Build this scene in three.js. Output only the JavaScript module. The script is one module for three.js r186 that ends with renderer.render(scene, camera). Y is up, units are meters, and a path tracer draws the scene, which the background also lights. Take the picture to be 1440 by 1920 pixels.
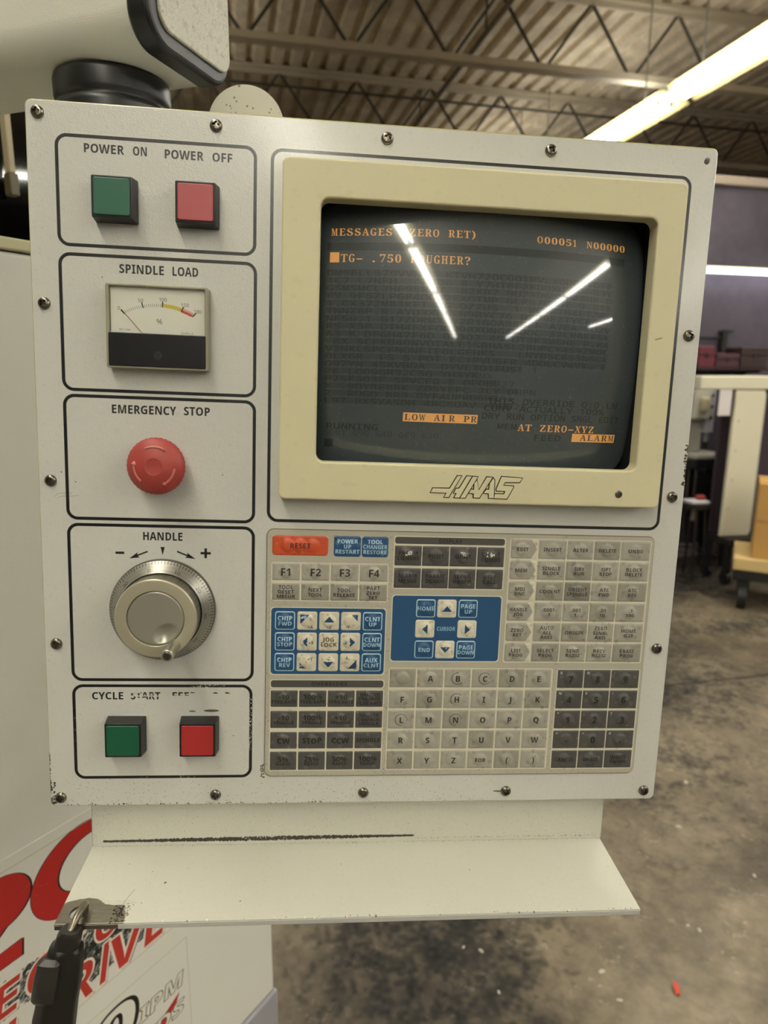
import * as THREE from 'three';
import { mergeGeometries, toCreasedNormals } from 'three/addons/utils/BufferGeometryUtils.js';
import { RoundedBoxGeometry } from 'three/addons/geometries/RoundedBoxGeometry.js';
import { RectAreaLightUniformsLib } from 'three/addons/lights/RectAreaLightUniformsLib.js';

// ------------------------------------------------------------------ camera, light, exposure
RectAreaLightUniformsLib.init();
const scene = new THREE.Scene();
scene.background = new THREE.Color(0x000000);
const V = (x, y, z) => new THREE.Vector3(x, y, z);
const camera = new THREE.PerspectiveCamera(74.085, 0.75, 0.02, 80);
camera.position.set(0, 1.45, 0);
camera.quaternion.setFromRotationMatrix(new THREE.Matrix4().makeBasis(
  V(0.97599329, 0.00750954, 0.2176711), V(0.03766912, 0.97852452, -0.2026593), V(-0.21451839, 0.2059936, 0.95475049)));
camera.focus = 0.43;
camera.userData.fStop = 9;
const renderer = new THREE.WebGLRenderer({ antialias: true });
renderer.toneMapping = THREE.LinearToneMapping;
renderer.toneMappingExposure = 0.98;
renderer.shadowMap.enabled = true;
const TUBE_LIGHT = 13;            // luminance of the strip lights
const TUBE_GLOW = 36;             // what the eye sees of the bare tubes
const TUBE_COLOR = new THREE.Color(1.0, 0.988, 0.945);
const ROW_HEIGHT = 3.5;
const UPLIGHT = 8;               // added upward light above the closed reflectors, brightens the roof deck

// ------------------------------------------------------------------ helpers
let seed = 7;
const rnd = () => { seed = (seed * 1664525 + 1013904223) >>> 0; return seed / 4294967296; };
const ranged = (a, b) => a + (b - a) * rnd();
const taken = new Map();
function numbered(name) {
  const n = taken.get(name) ?? 0; taken.set(name, n + 1);
  return n ? name + '_' + String(n).padStart(3, '0') : name;
}
function mesh(name, geometry, material, parent) {
  const m = new THREE.Mesh(geometry, material); m.name = parent ? name : numbered(name);
  m.castShadow = m.receiveShadow = true; (parent ?? scene).add(m); return m;
}
function tag(o, label, category, group) { Object.assign(o.userData, { label, category }); if (group) o.userData.group = group; return o; }
function thing(name, label, category, group) { const g = new THREE.Group(); g.name = numbered(name); scene.add(g); return tag(g, label, category, group); }
function struct(name, geometry, material) { const m = mesh(name, geometry, material); m.userData.kind = 'structure'; return m; }
const box = (x0, y0, z0, x1, y1, z1) => new THREE.BoxGeometry(Math.abs(x1 - x0), Math.abs(y1 - y0), Math.abs(z1 - z0)).translate((x0 + x1) / 2, (y0 + y1) / 2, (z0 + z1) / 2);
const rbox = (x0, y0, z0, x1, y1, z1, r = 0.003, s = 2) => new RoundedBoxGeometry(x1 - x0, y1 - y0, z1 - z0, s, r).translate((x0 + x1) / 2, (y0 + y1) / 2, (z0 + z1) / 2);
function bar(a, b, r, seg = 8) {
  const d = b.clone().sub(a), g = new THREE.CylinderGeometry(r, r, d.length(), seg);
  g.applyQuaternion(new THREE.Quaternion().setFromUnitVectors(V(0, 1, 0), d.normalize()));
  return g.translate((a.x + b.x) / 2, (a.y + b.y) / 2, (a.z + b.z) / 2);
}
const merged = (list) => mergeGeometries(list.map((g) => { const q = g.index ? g.toNonIndexed() : g; for (const k of Object.keys(q.attributes)) if (!['position', 'normal', 'uv'].includes(k)) q.deleteAttribute(k); return q; }));
const std = (color, roughness = 0.6, metalness = 0, extra = {}) => new THREE.MeshStandardMaterial({ color, roughness, metalness, ...extra });
const phys = (color, roughness, extra = {}) => new THREE.MeshPhysicalMaterial({ color, roughness, ...extra });
// repeating value noise
function noiseField(size, cells, s) {
  let q = s; const r = () => { q = (q * 1664525 + 1013904223) >>> 0; return q / 4294967296; };
  const grid = Array.from({ length: cells * cells }, r), out = new Float32Array(size * size);
  for (let y = 0; y < size; y++) for (let x = 0; x < size; x++) {
    const fx = x / size * cells, fy = y / size * cells, ix = Math.floor(fx), iy = Math.floor(fy);
    let a = fx - ix, b = fy - iy; a = a * a * (3 - 2 * a); b = b * b * (3 - 2 * b);
    const g = (i, j) => grid[((j % cells) * cells) + (i % cells)];
    out[y * size + x] = (g(ix, iy) * (1 - a) + g(ix + 1, iy) * a) * (1 - b) + (g(ix, iy + 1) * (1 - a) + g(ix + 1, iy + 1) * a) * b;
  }
  return out;
}
function fbm(size, list, s) {
  const out = new Float32Array(size * size); let total = 0;
  list.forEach(([cells, w], i) => { const f = noiseField(size, cells, s + i * 977); total += w; for (let k = 0; k < out.length; k++) out[k] += f[k] * w; });
  for (let k = 0; k < out.length; k++) out[k] /= total;
  return out;
}
function dataTexture(size, pixel, srgb, repeat) {
  const d = new Uint8Array(size * size * 4);
  for (let i = 0; i < size * size; i++) { const c = pixel(i, i % size, Math.floor(i / size)); d[i * 4] = c[0]; d[i * 4 + 1] = c[1]; d[i * 4 + 2] = c[2]; d[i * 4 + 3] = 255; }
  const t = new THREE.DataTexture(d, size, size); t.magFilter = THREE.LinearFilter; t.wrapS = t.wrapT = THREE.RepeatWrapping;
  if (srgb) t.colorSpace = THREE.SRGBColorSpace;
  if (repeat) t.repeat.set(repeat[0], repeat[1]);
  t.needsUpdate = true; return t;
}
const clampByte = (v) => Math.max(0, Math.min(255, v));
function canvasOf(w, h, draw, srgb = true) {
  const c = document.createElement('canvas'); c.width = w; c.height = h; draw(c.getContext('2d'), w, h);
  const t = new THREE.CanvasTexture(c); if (srgb) t.colorSpace = THREE.SRGBColorSpace; return t;
}
function planarUV(g, fn) {
  const p = g.attributes.position, uv = new Float32Array(p.count * 2);
  for (let i = 0; i < p.count; i++) { const [a, b] = fn(p.getX(i), p.getY(i), p.getZ(i)); uv[i * 2] = a; uv[i * 2 + 1] = b; }
  g.setAttribute('uv', new THREE.BufferAttribute(uv, 2)); return g;
}
function roundedShape(x0, y0, x1, y1, r, S = THREE.Shape) {
  const s = new S(); s.moveTo(x0 + r, y0); s.lineTo(x1 - r, y0); s.absarc(x1 - r, y0 + r, r, -Math.PI / 2, 0); s.lineTo(x1, y1 - r); s.absarc(x1 - r, y1 - r, r, 0, Math.PI / 2);
  s.lineTo(x0 + r, y1); s.absarc(x0 + r, y1 - r, r, Math.PI / 2, Math.PI); s.lineTo(x0, y0 + r); s.absarc(x0 + r, y0 + r, r, Math.PI, Math.PI * 1.5); return s;
}
function plate(shape, z0, z1, bevel = 0, curveSegments = 6) {
  const g = new THREE.ExtrudeGeometry(shape, { depth: Math.max(1e-5, z1 - z0 - 2 * bevel), bevelEnabled: bevel > 0, bevelThickness: bevel, bevelSize: bevel, bevelOffset: -bevel, bevelSegments: 3, curveSegments });
  return g.translate(0, 0, z0 + bevel);
}
// draws words between two x limits with a given cap height
function fitText(c, words, x0, x1, base, cap, style = 'bold', family = 'sans-serif') {
  c.save(); c.font = style + ' 100px ' + family; c.textAlign = 'left'; c.textBaseline = 'alphabetic';
  const w = c.measureText(words).width; c.translate(x0, base); c.scale((x1 - x0) / w, cap / 72.5); c.fillText(words, 0, 0); c.restore();
}

// ------------------------------------------------------------------ shared surface textures
const peel = fbm(512, [[64, 1], [128, 0.7], [20, 0.5]], 11);
const peelBase = dataTexture(512, (i) => { const v = clampByte(peel[i] * 255); return [v, v, v]; }, false);
const peelBump = (rx, ry) => { const t = peelBase.clone(); t.repeat.set(rx, ry); t.needsUpdate = true; return t; };
const concreteA = fbm(1024, [[6, 1], [14, 0.8], [40, 0.55], [110, 0.4], [300, 0.25]], 31), concreteB = fbm(1024, [[4, 1], [9, 0.7], [70, 0.5], [200, 0.5]], 87);
const floorMap = dataTexture(1024, (i) => {
  const a = concreteA[i] - 0.5, b = concreteB[i] - 0.5, dirt = Math.max(0, b * 2.6 - 0.12), spot = concreteA[(i * 7 + 13) % concreteA.length] > 0.735 ? 26 : 0;
  return [clampByte(90 + a * 140 - dirt * 100 + spot), clampByte(80 + a * 132 - dirt * 86 + spot), clampByte(65 + a * 112 - dirt * 70 + spot)];
}, true, [1 / 2.6, 1 / 2.6]);
const floorRough = dataTexture(1024, (i) => { const v = clampByte(150 + (concreteB[i] - 0.5) * 190); return [v, v, v]; }, false, [1 / 2.6, 1 / 2.6]);
const fbmDeck = fbm(512, [[5, 1], [16, 0.8], [60, 0.5]], 203);
const deckMap = dataTexture(512, (i, x, y) => { const a = fbmDeck[i] - 0.5; return [clampByte(206 + a * 80), clampByte(190 + a * 80), clampByte(160 + a * 74)]; }, true, [0.5, 0.5]);
const wallMap = dataTexture(512, (i) => { const a = fbmDeck[i] - 0.5; return [clampByte(104 + a * 50), clampByte(98 + a * 48), clampByte(104 + a * 50)]; }, true, [0.4, 0.4]);

// ------------------------------------------------------------------ the hall
const uvXZ = (x, y, z) => [x, z];
struct('floor', planarUV(box(-8, -0.2, -15, 13, 0, 18), uvXZ), std(0xffffff, 1, 0, { map: floorMap, roughnessMap: floorRough, bumpMap: floorMap, bumpScale: 0.004 }));
{ // saw-cut joint across the concrete
  const g = box(-8, 0.0005, -2.604, 13, 0.0012, -2.594); const j = mesh('control_joint', g, std(0x2c261f, 0.95), scene.getObjectByName('floor'));
}
const hallWall = std(0xffffff, 0.9, 0, { map: wallMap });
struct('wall_left', planarUV(box(-8.2, -0.2, -15, -8, 4.6, 18), (x, y, z) => [z, y]), hallWall);
struct('wall_right', planarUV(box(13, -0.2, -15, 13.2, 4.6, 18), (x, y, z) => [z, y]), hallWall);
struct('wall_back', planarUV(box(-8, -0.2, -15.2, 13, 4.6, -15), (x, y) => [x, y]), hallWall);
struct('wall_front', planarUV(box(-8, -0.2, 18, 13, 4.6, 18.2), (x, y) => [x, y]), hallWall);
const partitionMat = std(0xffffff, 0.72, 0, { map: wallMap, color: new THREE.Color(0.42, 0.39, 0.47) });
struct('wall_partition', planarUV(box(1.2, 0, -4.72, 13, 2.76, -4.6), (x, y) => [x, y]), partitionMat);
struct('trim_1', rbox(1.2, 2.76, -4.74, 13, 2.82, -4.57, 0.008), std(0x8d7f72, 0.6));
struct('baseboard_partition', rbox(1.2, 0, -4.6, 13, 0.11, -4.585, 0.004), std(0x9c8a86, 0.6));
{ // fluted roof deck: one folded sheet with thickness
  const pts = [], pitch = 0.178, x0 = -8.2, x1 = 13.2, y = 4.33, d = 0.045;
  for (let x = x0; x < x1; x += pitch) pts.push([x, y], [x + pitch * 0.5, y], [x + pitch * 0.62, y + d], [x + pitch * 0.88, y + d]);
  const s = new THREE.Shape(); s.moveTo(x0, y + 0.2); pts.forEach(([a, b]) => s.lineTo(a, b)); s.lineTo(x1 + 0.2, y); s.lineTo(x1 + 0.2, y + 0.2);
  const g = new THREE.ExtrudeGeometry(s, { depth: 33.4, bevelEnabled: false }).translate(0, 0, -15.2);
  struct('ceiling', planarUV(g, (x, yy, z) => [x, z]), std(0xffffff, 0.75, 0, { map: deckMap }));
}
// open-web steel joists
{
  const steel = std(0xcbbfa4, 0.6), rod = std(0x4a443a, 0.7), x0 = -7.9, x1 = 12.9, step = 0.385;
  const topG = merged([box(x0, 4.295, -0.055, x1, 4.325, 0.055), box(x0, 4.26, -0.012, x1, 4.3, 0.012)]);
  const botG = merged([box(x0, 3.75, -0.05, x1, 3.762, 0.05), box(x0, 3.75, 0.042, x1, 3.80, 0.052)]);
  const up = bar(V(0, 3.765, 0), V(step, 4.28, 0), 0.013, 6), down = bar(V(0, 4.28, 0), V(step, 3.765, 0), 0.013, 6);
  for (const z of [-3.67, -5.55, -7.43, -9.31, -11.19]) {
    const j = thing('roof_joist', 'open-web steel roof joist under the fluted deck', 'joist', 'steel roof joists'); j.position.z = z;
    mesh('top_chord', topG, steel, j); mesh('bottom_chord', botG, steel, j);
    for (let k = 0; k < 52; k++) { const x = -7.5 + k * step; if (x < -2.4 || x > 8.6) continue; mesh('web_bar', k % 2 ? down : up, rod, j).position.x = x; }
  }
  const conduit = thing('roof_conduit', 'long pale pipe hung below the roof deck between the joists', 'pipe'); conduit.position.set(2.02, 3.98, -14);
  mesh('pipe', bar(V(0, 0, 0), V(0, 0, 12), 0.022, 10), std(0x8b8069, 0.6, 0.2), conduit);
  for (const z of [2.81, 4.69, 6.57, 8.45, 10.33]) mesh('hanger', box(-0.004, 0, z - 0.012, 0.004, 0.30, z + 0.012), rod, conduit);
  const brace = thing('roof_bridging', 'thin steel bridging bar running across the joists', 'brace'); brace.position.set(0, 0, -7.43);
  mesh('bar', bar(V(-4, 4.14, 0.07), V(12, 4.14, 0.07), 0.012, 6), rod, brace);
}
// fluorescent strip lights in three rows
{
  const shell = phys(0xc2b67e, 0.45), shellIn = std(0xe9e3c4, 0.5), glow = std(0xffffff, 0.4, 0, { emissive: TUBE_COLOR, emissiveIntensity: TUBE_GLOW }), capM = std(0x9a978c, 0.4, 0.5), slotM = std(0x3a3528, 0.9);
  const L = 2.44, upM = std(0xffffff, 0.6, 0, { emissive: TUBE_COLOR, emissiveIntensity: 4 }), upG = box(-0.05, 0.0555, -L / 2 + 0.1, 0.05, 0.057, L / 2 - 0.1);
  const hood = (() => { // trapezoid reflector, open below, with wall thickness
    const s = new THREE.Shape(); const o = [[-0.19, -0.022], [-0.07, 0.055], [0.07, 0.055], [0.19, -0.022]], i = [[0.187, -0.026], [0.068, 0.050], [-0.068, 0.050], [-0.187, -0.026]];
    s.moveTo(...o[0]); [...o.slice(1), ...i].forEach((p) => s.lineTo(...p)); return new THREE.ExtrudeGeometry(s, { depth: L, bevelEnabled: false }).translate(0, 0, -L / 2); })();
  const tubeG = new THREE.CylinderGeometry(0.019, 0.019, L - 0.1, 14).rotateX(Math.PI / 2), capG = new THREE.CylinderGeometry(0.0195, 0.0195, 0.022, 14).rotateX(Math.PI / 2);
  const spine = box(-0.05, 0.03, -L / 2 + 0.01, 0.05, 0.05, L / 2 - 0.01), slotG = new THREE.BoxGeometry(0.002, 0.012, 0.16), rodG = bar(V(0, 0.05, 0), V(0, 0.835, 0), 0.006, 6);
  const rows = [[3.36, -10.2, 15.6, 'strip light with two bare tubes in the row above the partition'], [-0.75, -7.6, 15.6, 'strip light with two bare tubes in the row over the machine'], [7.3, -3.6, 10.2, 'strip light with two bare tubes in the row along the far side']];
  rows.forEach(([x, za, zb, words], r) => {
    const start = r ? za : -5.1 - 2 * 2.5;
    for (let z = start; z + L < zb + 0.4; z += 2.5) {
      const f = thing('strip_light', words, 'light', 'strip lights row ' + ['above the partition', 'over the machine', 'along the far side'][r]); f.position.set(x, ROW_HEIGHT, z + 1.25);
      mesh('reflector', hood, shell, f); mesh('spine', spine, shellIn, f);
      for (const sx of [-0.055, 0.055]) {
        const t = mesh('tube', tubeG, glow, f); t.position.set(sx, -0.026, 0);
        for (const sz of [-1, 1]) mesh('tube_cap', capG, capM, t).position.set(0, 0, sz * (L / 2 - 0.045));
      }
      for (const sz of [-1, 1]) mesh('hanger_rod', rodG, capM, f).position.z = sz * 0.9;
      for (let k = -4; k <= 4; k++) { const s = mesh('vent_slot', slotG, slotM, f); s.position.set(0.118, 0.0165, k * 0.26); s.rotation.z = 1.0; }
      const a = new THREE.RectAreaLight(TUBE_COLOR, TUBE_LIGHT, 0.15, L - 0.1); a.name = 'tube_light'; a.position.set(x, ROW_HEIGHT - 0.05, z + 1.25); a.rotation.x = -Math.PI / 2; scene.add(a);
      mesh('added_uplight_strip', upG, upM, f); const up = new THREE.RectAreaLight(TUBE_COLOR, UPLIGHT, 0.1, L - 0.2); up.name = 'added_uplight'; up.position.set(x, ROW_HEIGHT + 0.062, z + 1.25); up.rotation.x = Math.PI / 2; scene.add(up);  // glowing strip and upward lamp added on the hood top to lift the ceiling
    }
  });
  const w = thing('wall_strip_light', 'lit single-tube strip light fixed across the partition wall', 'light'); w.position.set(4.15, 2.2, -4.6);
  mesh('channel', rbox(-0.85, -0.02, 0, 0.85, 0.004, 0.05, 0.006), shellIn, w);
  const wg = std(0xffffff, 0.4, 0, { emissive: new THREE.Color(0.93, 0.94, 1), emissiveIntensity: 9 });
  mesh('tube', new THREE.CylinderGeometry(0.017, 0.017, 1.6, 14).rotateZ(Math.PI / 2).translate(0, -0.03, 0.06), wg, w);
  for (const s of [-1, 1]) mesh('socket', rbox(s * 0.81 - 0.012, -0.055, 0.035, s * 0.81 + 0.012, 0, 0.085, 0.004), capM, w);
  const wl = new THREE.RectAreaLight(new THREE.Color(0.93, 0.94, 1), 12, 1.6, 0.035); wl.name = 'wall_tube_light'; wl.position.set(4.15, 2.149, -4.53); wl.rotation.x = -Math.PI / 2 - 0.35; scene.add(wl);
}

// ------------------------------------------------------------------ control pendant (panel millimetres: x right, y down from the top left corner, h out of the face)
const PANEL_ORIGIN = V(-0.10969, 1.60169, -0.46712);
const PANEL_TURN = new THREE.Quaternion().setFromRotationMatrix(new THREE.Matrix4().makeBasis(V(0.98950326, -0.03351788, 0.14056977), V(0.0415442, 0.99764601, -0.05455756), V(-0.13841021, 0.05982475, 0.98856644)));
const PW = 420, PH = 441.3, mm = 0.001;
const pendant = thing('control_pendant', 'off-white machine control pendant with cream monitor, keypad and hand dial', 'control panel');
pendant.position.copy(PANEL_ORIGIN); pendant.quaternion.copy(PANEL_TURN);
const at = (x, y, h) => V(x * mm, -y * mm, h * mm);
const sheet = (x0, y0, x1, y1, r, h0, h1, bevel = 0, seg = 6, holes = []) => { const s = roundedShape(x0 * mm, -y1 * mm, x1 * mm, -y0 * mm, r * mm); s.holes.push(...holes); return plate(s, h0 * mm, h1 * mm, bevel * mm, seg); };
const hole = (x0, y0, x1, y1, r) => roundedShape(x0 * mm, -y1 * mm, x1 * mm, -y0 * mm, r * mm, THREE.Path);
const roundHole = (x, y, r) => { const p = new THREE.Path(); p.absarc(x * mm, -y * mm, r * mm, 0, Math.PI * 2, true); return p; };
const WHITE = '#c5c5bd';
const pock = (c, x, y, r, style) => { c.fillStyle = style; c.beginPath(); const n = 7; for (let i = 0; i <= n; i++) { const a = i / n * 6.283, q = r * (0.6 + 0.7 * rnd()); c.lineTo(x + Math.cos(a) * q, y + Math.sin(a) * q); } c.fill(); };
function mottle(c, w, h, base, amount, cell) { // faint uneven tone with a grain
  c.fillStyle = base; c.fillRect(0, 0, w, h);
  for (let i = 0; i < w * h / (cell * cell) * 3; i++) { const d = rnd() < 0.5; c.fillStyle = d ? `rgba(70,66,48,${amount * rnd()})` : `rgba(255,255,245,${amount * rnd()})`; const r = cell * ranged(0.04, 0.22); c.beginPath(); c.arc(rnd() * w, rnd() * h, r, 0, 7); c.fill(); }
}
const frames = [[16.2, 17.6, 133, 80.7], [16.2, 84.2, 133.6, 165.8], [16.3, 167.6, 133.7, 246], [16.3, 248.1, 133.7, 353], [16.3, 355.3, 133, 421.7], [141.2, 17.8, 404.6, 244.6]];
const panelArt = canvasOf(1932, 2030, (c, w, h) => {
  const k = w / PW; mottle(c, w, h, WHITE, 0.035, 26); c.save(); c.scale(k, k);
  c.strokeStyle = '#131311'; c.lineWidth = 1.9;
  for (const [x0, y0, x1, y1] of frames) { c.beginPath(); c.roundRect(x0 + 0.95, y0 + 0.95, x1 - x0 - 1.9, y1 - y0 - 1.9, 6); c.stroke(); }
  c.fillStyle = '#141412';
  const T = (t, x0, x1, base, cap) => fitText(c, t, x0, x1, base, cap, 'bold');
  T('POWER', 32.1, 55.6, 27.4, 5.2); T('ON', 60.4, 69.2, 27.4, 5.2); T('POWER', 78.4, 101.6, 27.9, 5.2); T('OFF', 106.4, 118.8, 27.9, 5.2);
  T('SPINDLE', 51.3, 78.2, 94.6, 5.4); T('LOAD', 82.4, 98.6, 94.6, 5.4);
  T('EMERGENCY', 44.9, 84.4, 178.4, 5.4); T('STOP', 88.9, 105.4, 178.3, 5.4);
  T('HANDLE', 62.6, 88.2, 258.2, 5.3);
  T('CYCLE', 28.5, 49.2, 365.6, 5); T('START', 53.4, 72.8, 365.6, 5); T('FEED', 80, 96.5, 365.6, 5); T('HOLD', 101.5, 119, 365.6, 5);
  // what is worn off the lower legends
  c.fillStyle = WHITE; for (const [x, y, a, b] of [[53, 362.9, 20, 0.8], [53, 360.2, 7, 1.2], [57, 364.6, 5, 1.2], [64, 361.7, 5, 0.5], [80, 363, 17, 3.2], [85.5, 361.8, 3.5, 1.1], [97, 360.2, 9, 6.2], [105, 361.5, 15, 4.6], [110.5, 360.2, 4, 2], [92, 361.2, 5, 5]]) c.fillRect(x, y, a, b);
  // hand dial marks
  c.fillStyle = '#141412'; c.fillRect(45.8, 266.1, 5.4, 1.5); c.fillRect(99.2, 265.4, 6.4, 1.5); c.fillRect(101.65, 262.95, 1.5, 6.4);
  c.beginPath(); c.moveTo(74, 262.6); c.lineTo(76.5, 262.6); c.lineTo(75.25, 267.7); c.fill();
  for (const [x0, y0, x1, y1] of [[66.3, 265.5, 54.4, 270.4], [84.5, 265.4, 95.8, 270]]) {
    const a = Math.atan2(y1 - y0, x1 - x0); c.save(); c.translate(x1, y1); c.rotate(a); c.fillRect(-12.4, -0.45, 8, 0.9); c.beginPath(); c.moveTo(0, 0); c.lineTo(-6.2, -1.7); c.lineTo(-5.2, 0); c.lineTo(-6.2, 1.7); c.fill(); c.restore();
  }
  // rubbed spots by the red button, chips and grime
  for (const [x, y, rx, ry] of [[106, 373.6, 5, 0.9], [93.5, 374, 2.2, 0.5]]) { c.fillStyle = '#5d5a4f'; c.beginPath(); c.ellipse(x, y, rx, ry, 0, 0, 7); c.fill(); }
  for (let i = 0; i < 120; i++) pock(c, 131.6 + ranged(-0.9, 1.1), ranged(364, 402), ranged(0.08, 0.42), 'rgba(214,212,196,0.9)');
  for (let i = 0; i < 55; i++) pock(c, ranged(92, 116), 356.2 + ranged(-0.9, 1), ranged(0.1, 0.45), 'rgba(214,212,196,0.85)');
  for (let i = 0; i < 12; i++) pock(c, 17.2 + ranged(-0.8, 0.8), ranged(370, 400), ranged(0.1, 0.35), 'rgba(214,212,196,0.8)');
  for (let i = 0; i < 14; i++) pock(c, ranged(50, 95), 420.8 + ranged(-0.7, 0.7), ranged(0.1, 0.4), 'rgba(214,212,196,0.85)');
  for (let i = 0; i < 620; i++) pock(c, ranged(8, 300), 441 - 19 * Math.pow(rnd(), 1.5), ranged(0.07, 0.34), `rgba(52,46,30,${ranged(0.25, 0.8)})`);
  for (let i = 0; i < 70; i++) pock(c, ranged(300, 412), 441 - 18 * rnd(), ranged(0.06, 0.2), 'rgba(60,54,38,0.5)');
  for (let i = 0; i < 260; i++) pock(c, ranged(18, 132), ranged(372, 420), ranged(0.05, 0.2), `rgba(70,64,44,${ranged(0.2, 0.55)})`);
  for (let i = 0; i < 90; i++) pock(c, ranged(2, 418), ranged(2, 438), ranged(0.08, 0.22), 'rgba(80,74,54,0.35)');
  for (let i = 0; i < 70; i++) pock(c, ranged(10, 190), 440.4 + ranged(-0.5, 0.6), ranged(0.2, 0.6), 'rgba(40,34,22,0.85)');
  for (let i = 0; i < 46; i++) pock(c, ranged(0, 3.4), ranged(424, 441), ranged(0.25, 0.9), 'rgba(34,30,20,0.9)');
  for (let i = 0; i < 60; i++) pock(c, 420 - ranged(0.2, 2.6) * Math.pow(rnd(), 0.5), ranged(186, 214), ranged(0.3, 0.9), '#3a3222');
  for (const [x, y] of [[120.5, 391.5], [85, 399], [113, 215], [41.5, 97.5], [22.4, 222], [14, 216]]) pock(c, x, y, 0.45, 'rgba(50,44,30,0.75)');
  for (let i = 0; i < 20; i++) pock(c, 302 + i * 0.4, 434 + ranged(-0.4, 0.3), ranged(0.2, 0.6), 'rgba(40,35,25,0.8)');
  for (let i = 0; i < 40; i++) pock(c, 140.5 + ranged(-1.6, 0.8), 413 + ranged(-1, 9), ranged(0.2, 0.55), 'rgba(46,38,24,0.8)');
  c.strokeStyle = 'rgba(70,62,44,0.75)'; c.lineWidth = 0.16; c.beginPath(); c.moveTo(9, 232); c.bezierCurveTo(12, 228, 15, 230, 20, 229); c.moveTo(11, 233); c.bezierCurveTo(13, 230, 16, 232, 24, 230.5); c.stroke();
  c.strokeStyle = '#a39c62'; c.lineWidth = 0.9; c.beginPath(); c.moveTo(0, 0.3); c.lineTo(420, 0.3); c.stroke(); c.lineWidth = 0.6; c.beginPath(); c.moveTo(0.2, 0); c.lineTo(0.2, 441); c.stroke();
  for (let i = 0; i < 60; i++) pock(c, ranged(0, 0.7), ranged(402, 431), ranged(0.2, 0.6), 'rgba(34,30,22,0.9)');
  // hand grime ring round the buttons, left by fingers
  for (let i = 0; i < 420; i++) { const bx = rnd() < 0.5 ? 51 : 98.6, a = rnd() * 6.283, q = ranged(14.5, 20); pock(c, bx + Math.cos(a) * q, 389.5 + Math.sin(a) * q, ranged(0.05, 0.2), 'rgba(82,76,52,0.4)'); }
  c.restore();
});
const panelUV = (x, y) => [x / (PW * mm), 1 + y / (PH * mm)];
const paint = phys(0xffffff, 0.36, { map: panelArt, bumpMap: peelBump(9, 9.45), bumpScale: 0.00012, clearcoat: 0.6, clearcoatRoughness: 0.16 });
const plainPaint = phys(new THREE.Color(WHITE), 0.4, { bumpMap: peelBump(12, 12), bumpScale: 0.0001 });
mesh('front_panel', planarUV(sheet(0, 0, PW, PH, 4, -10, 0, 0.8, 8, [hole(163, 42, 385, 212, 8), roundHole(413.2, 8.3, 1.7)]), panelUV), paint, pendant);
{ // housing behind the panel
  const g = merged([sheet(7, 6, 413, 436, 6, -13, -10.2), sheet(7, 6, 413, 436, 6, -128, -126)]);
  const walls = sheet(7, 6, 413, 436, 6, -128, -10.2, 0, 6, [hole(9, 8, 411, 434, 4)]);
  mesh('housing', merged([walls, sheet(8, 7, 412, 435, 5, -127, -125)]), plainPaint, pendant);
}
// pan head screws with a cross recess
const screwGeo = (R, H) => {
  const nr = 12, na = 36, pos = [], idx = [];
  for (let i = 0; i <= nr; i++) for (let j = 0; j < na; j++) {
    const r = R * i / nr, a = j / na * Math.PI * 2, x = Math.cos(a) * r, y = Math.sin(a) * r; let z = H * Math.pow(Math.max(0, 1 - Math.pow(r / R, 2.6)), 0.55) + 0.05;
    const u = Math.abs(x) / R, v = Math.abs(y) / R; if ((u < 0.17 && v < 0.55) || (v < 0.17 && u < 0.55)) z -= H * 0.62;
    pos.push(x * mm, y * mm, z * mm);
  }
  for (let i = 0; i < nr; i++) for (let j = 0; j < na; j++) { const a = i * na + j, b = i * na + (j + 1) % na, c = a + na, d = b + na; idx.push(a, c, d, a, d, b); }
  const g = new THREE.BufferGeometry(); g.setAttribute('position', new THREE.Float32BufferAttribute(pos, 3)); g.setIndex(idx); g.computeVertexNormals(); return toCreasedNormals(g, 0.6);
};
const screwSteel = std(0x7d776c, 0.27, 0.92), screwG = screwGeo(3.75, 2.6);
[[7.1, 7.2], [108.9, 7.9], [210.7, 8.2], [312.2, 8.4], [7.3, 114.5], [7.4, 221.6], [7.5, 327.7], [6.9, 434.9], [108.7, 434.2], [209.6, 433.8], [310.6, 433.8], [411.8, 434.4], [411.3, 328.1], [411.7, 221.5], [412.3, 115.4]].forEach(([x, y], i) => {
  const s = mesh('panel_screw', screwG, screwSteel, pendant); s.position.copy(at(x, y, 0)); s.rotation.z = i * 1.37;
});
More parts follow.
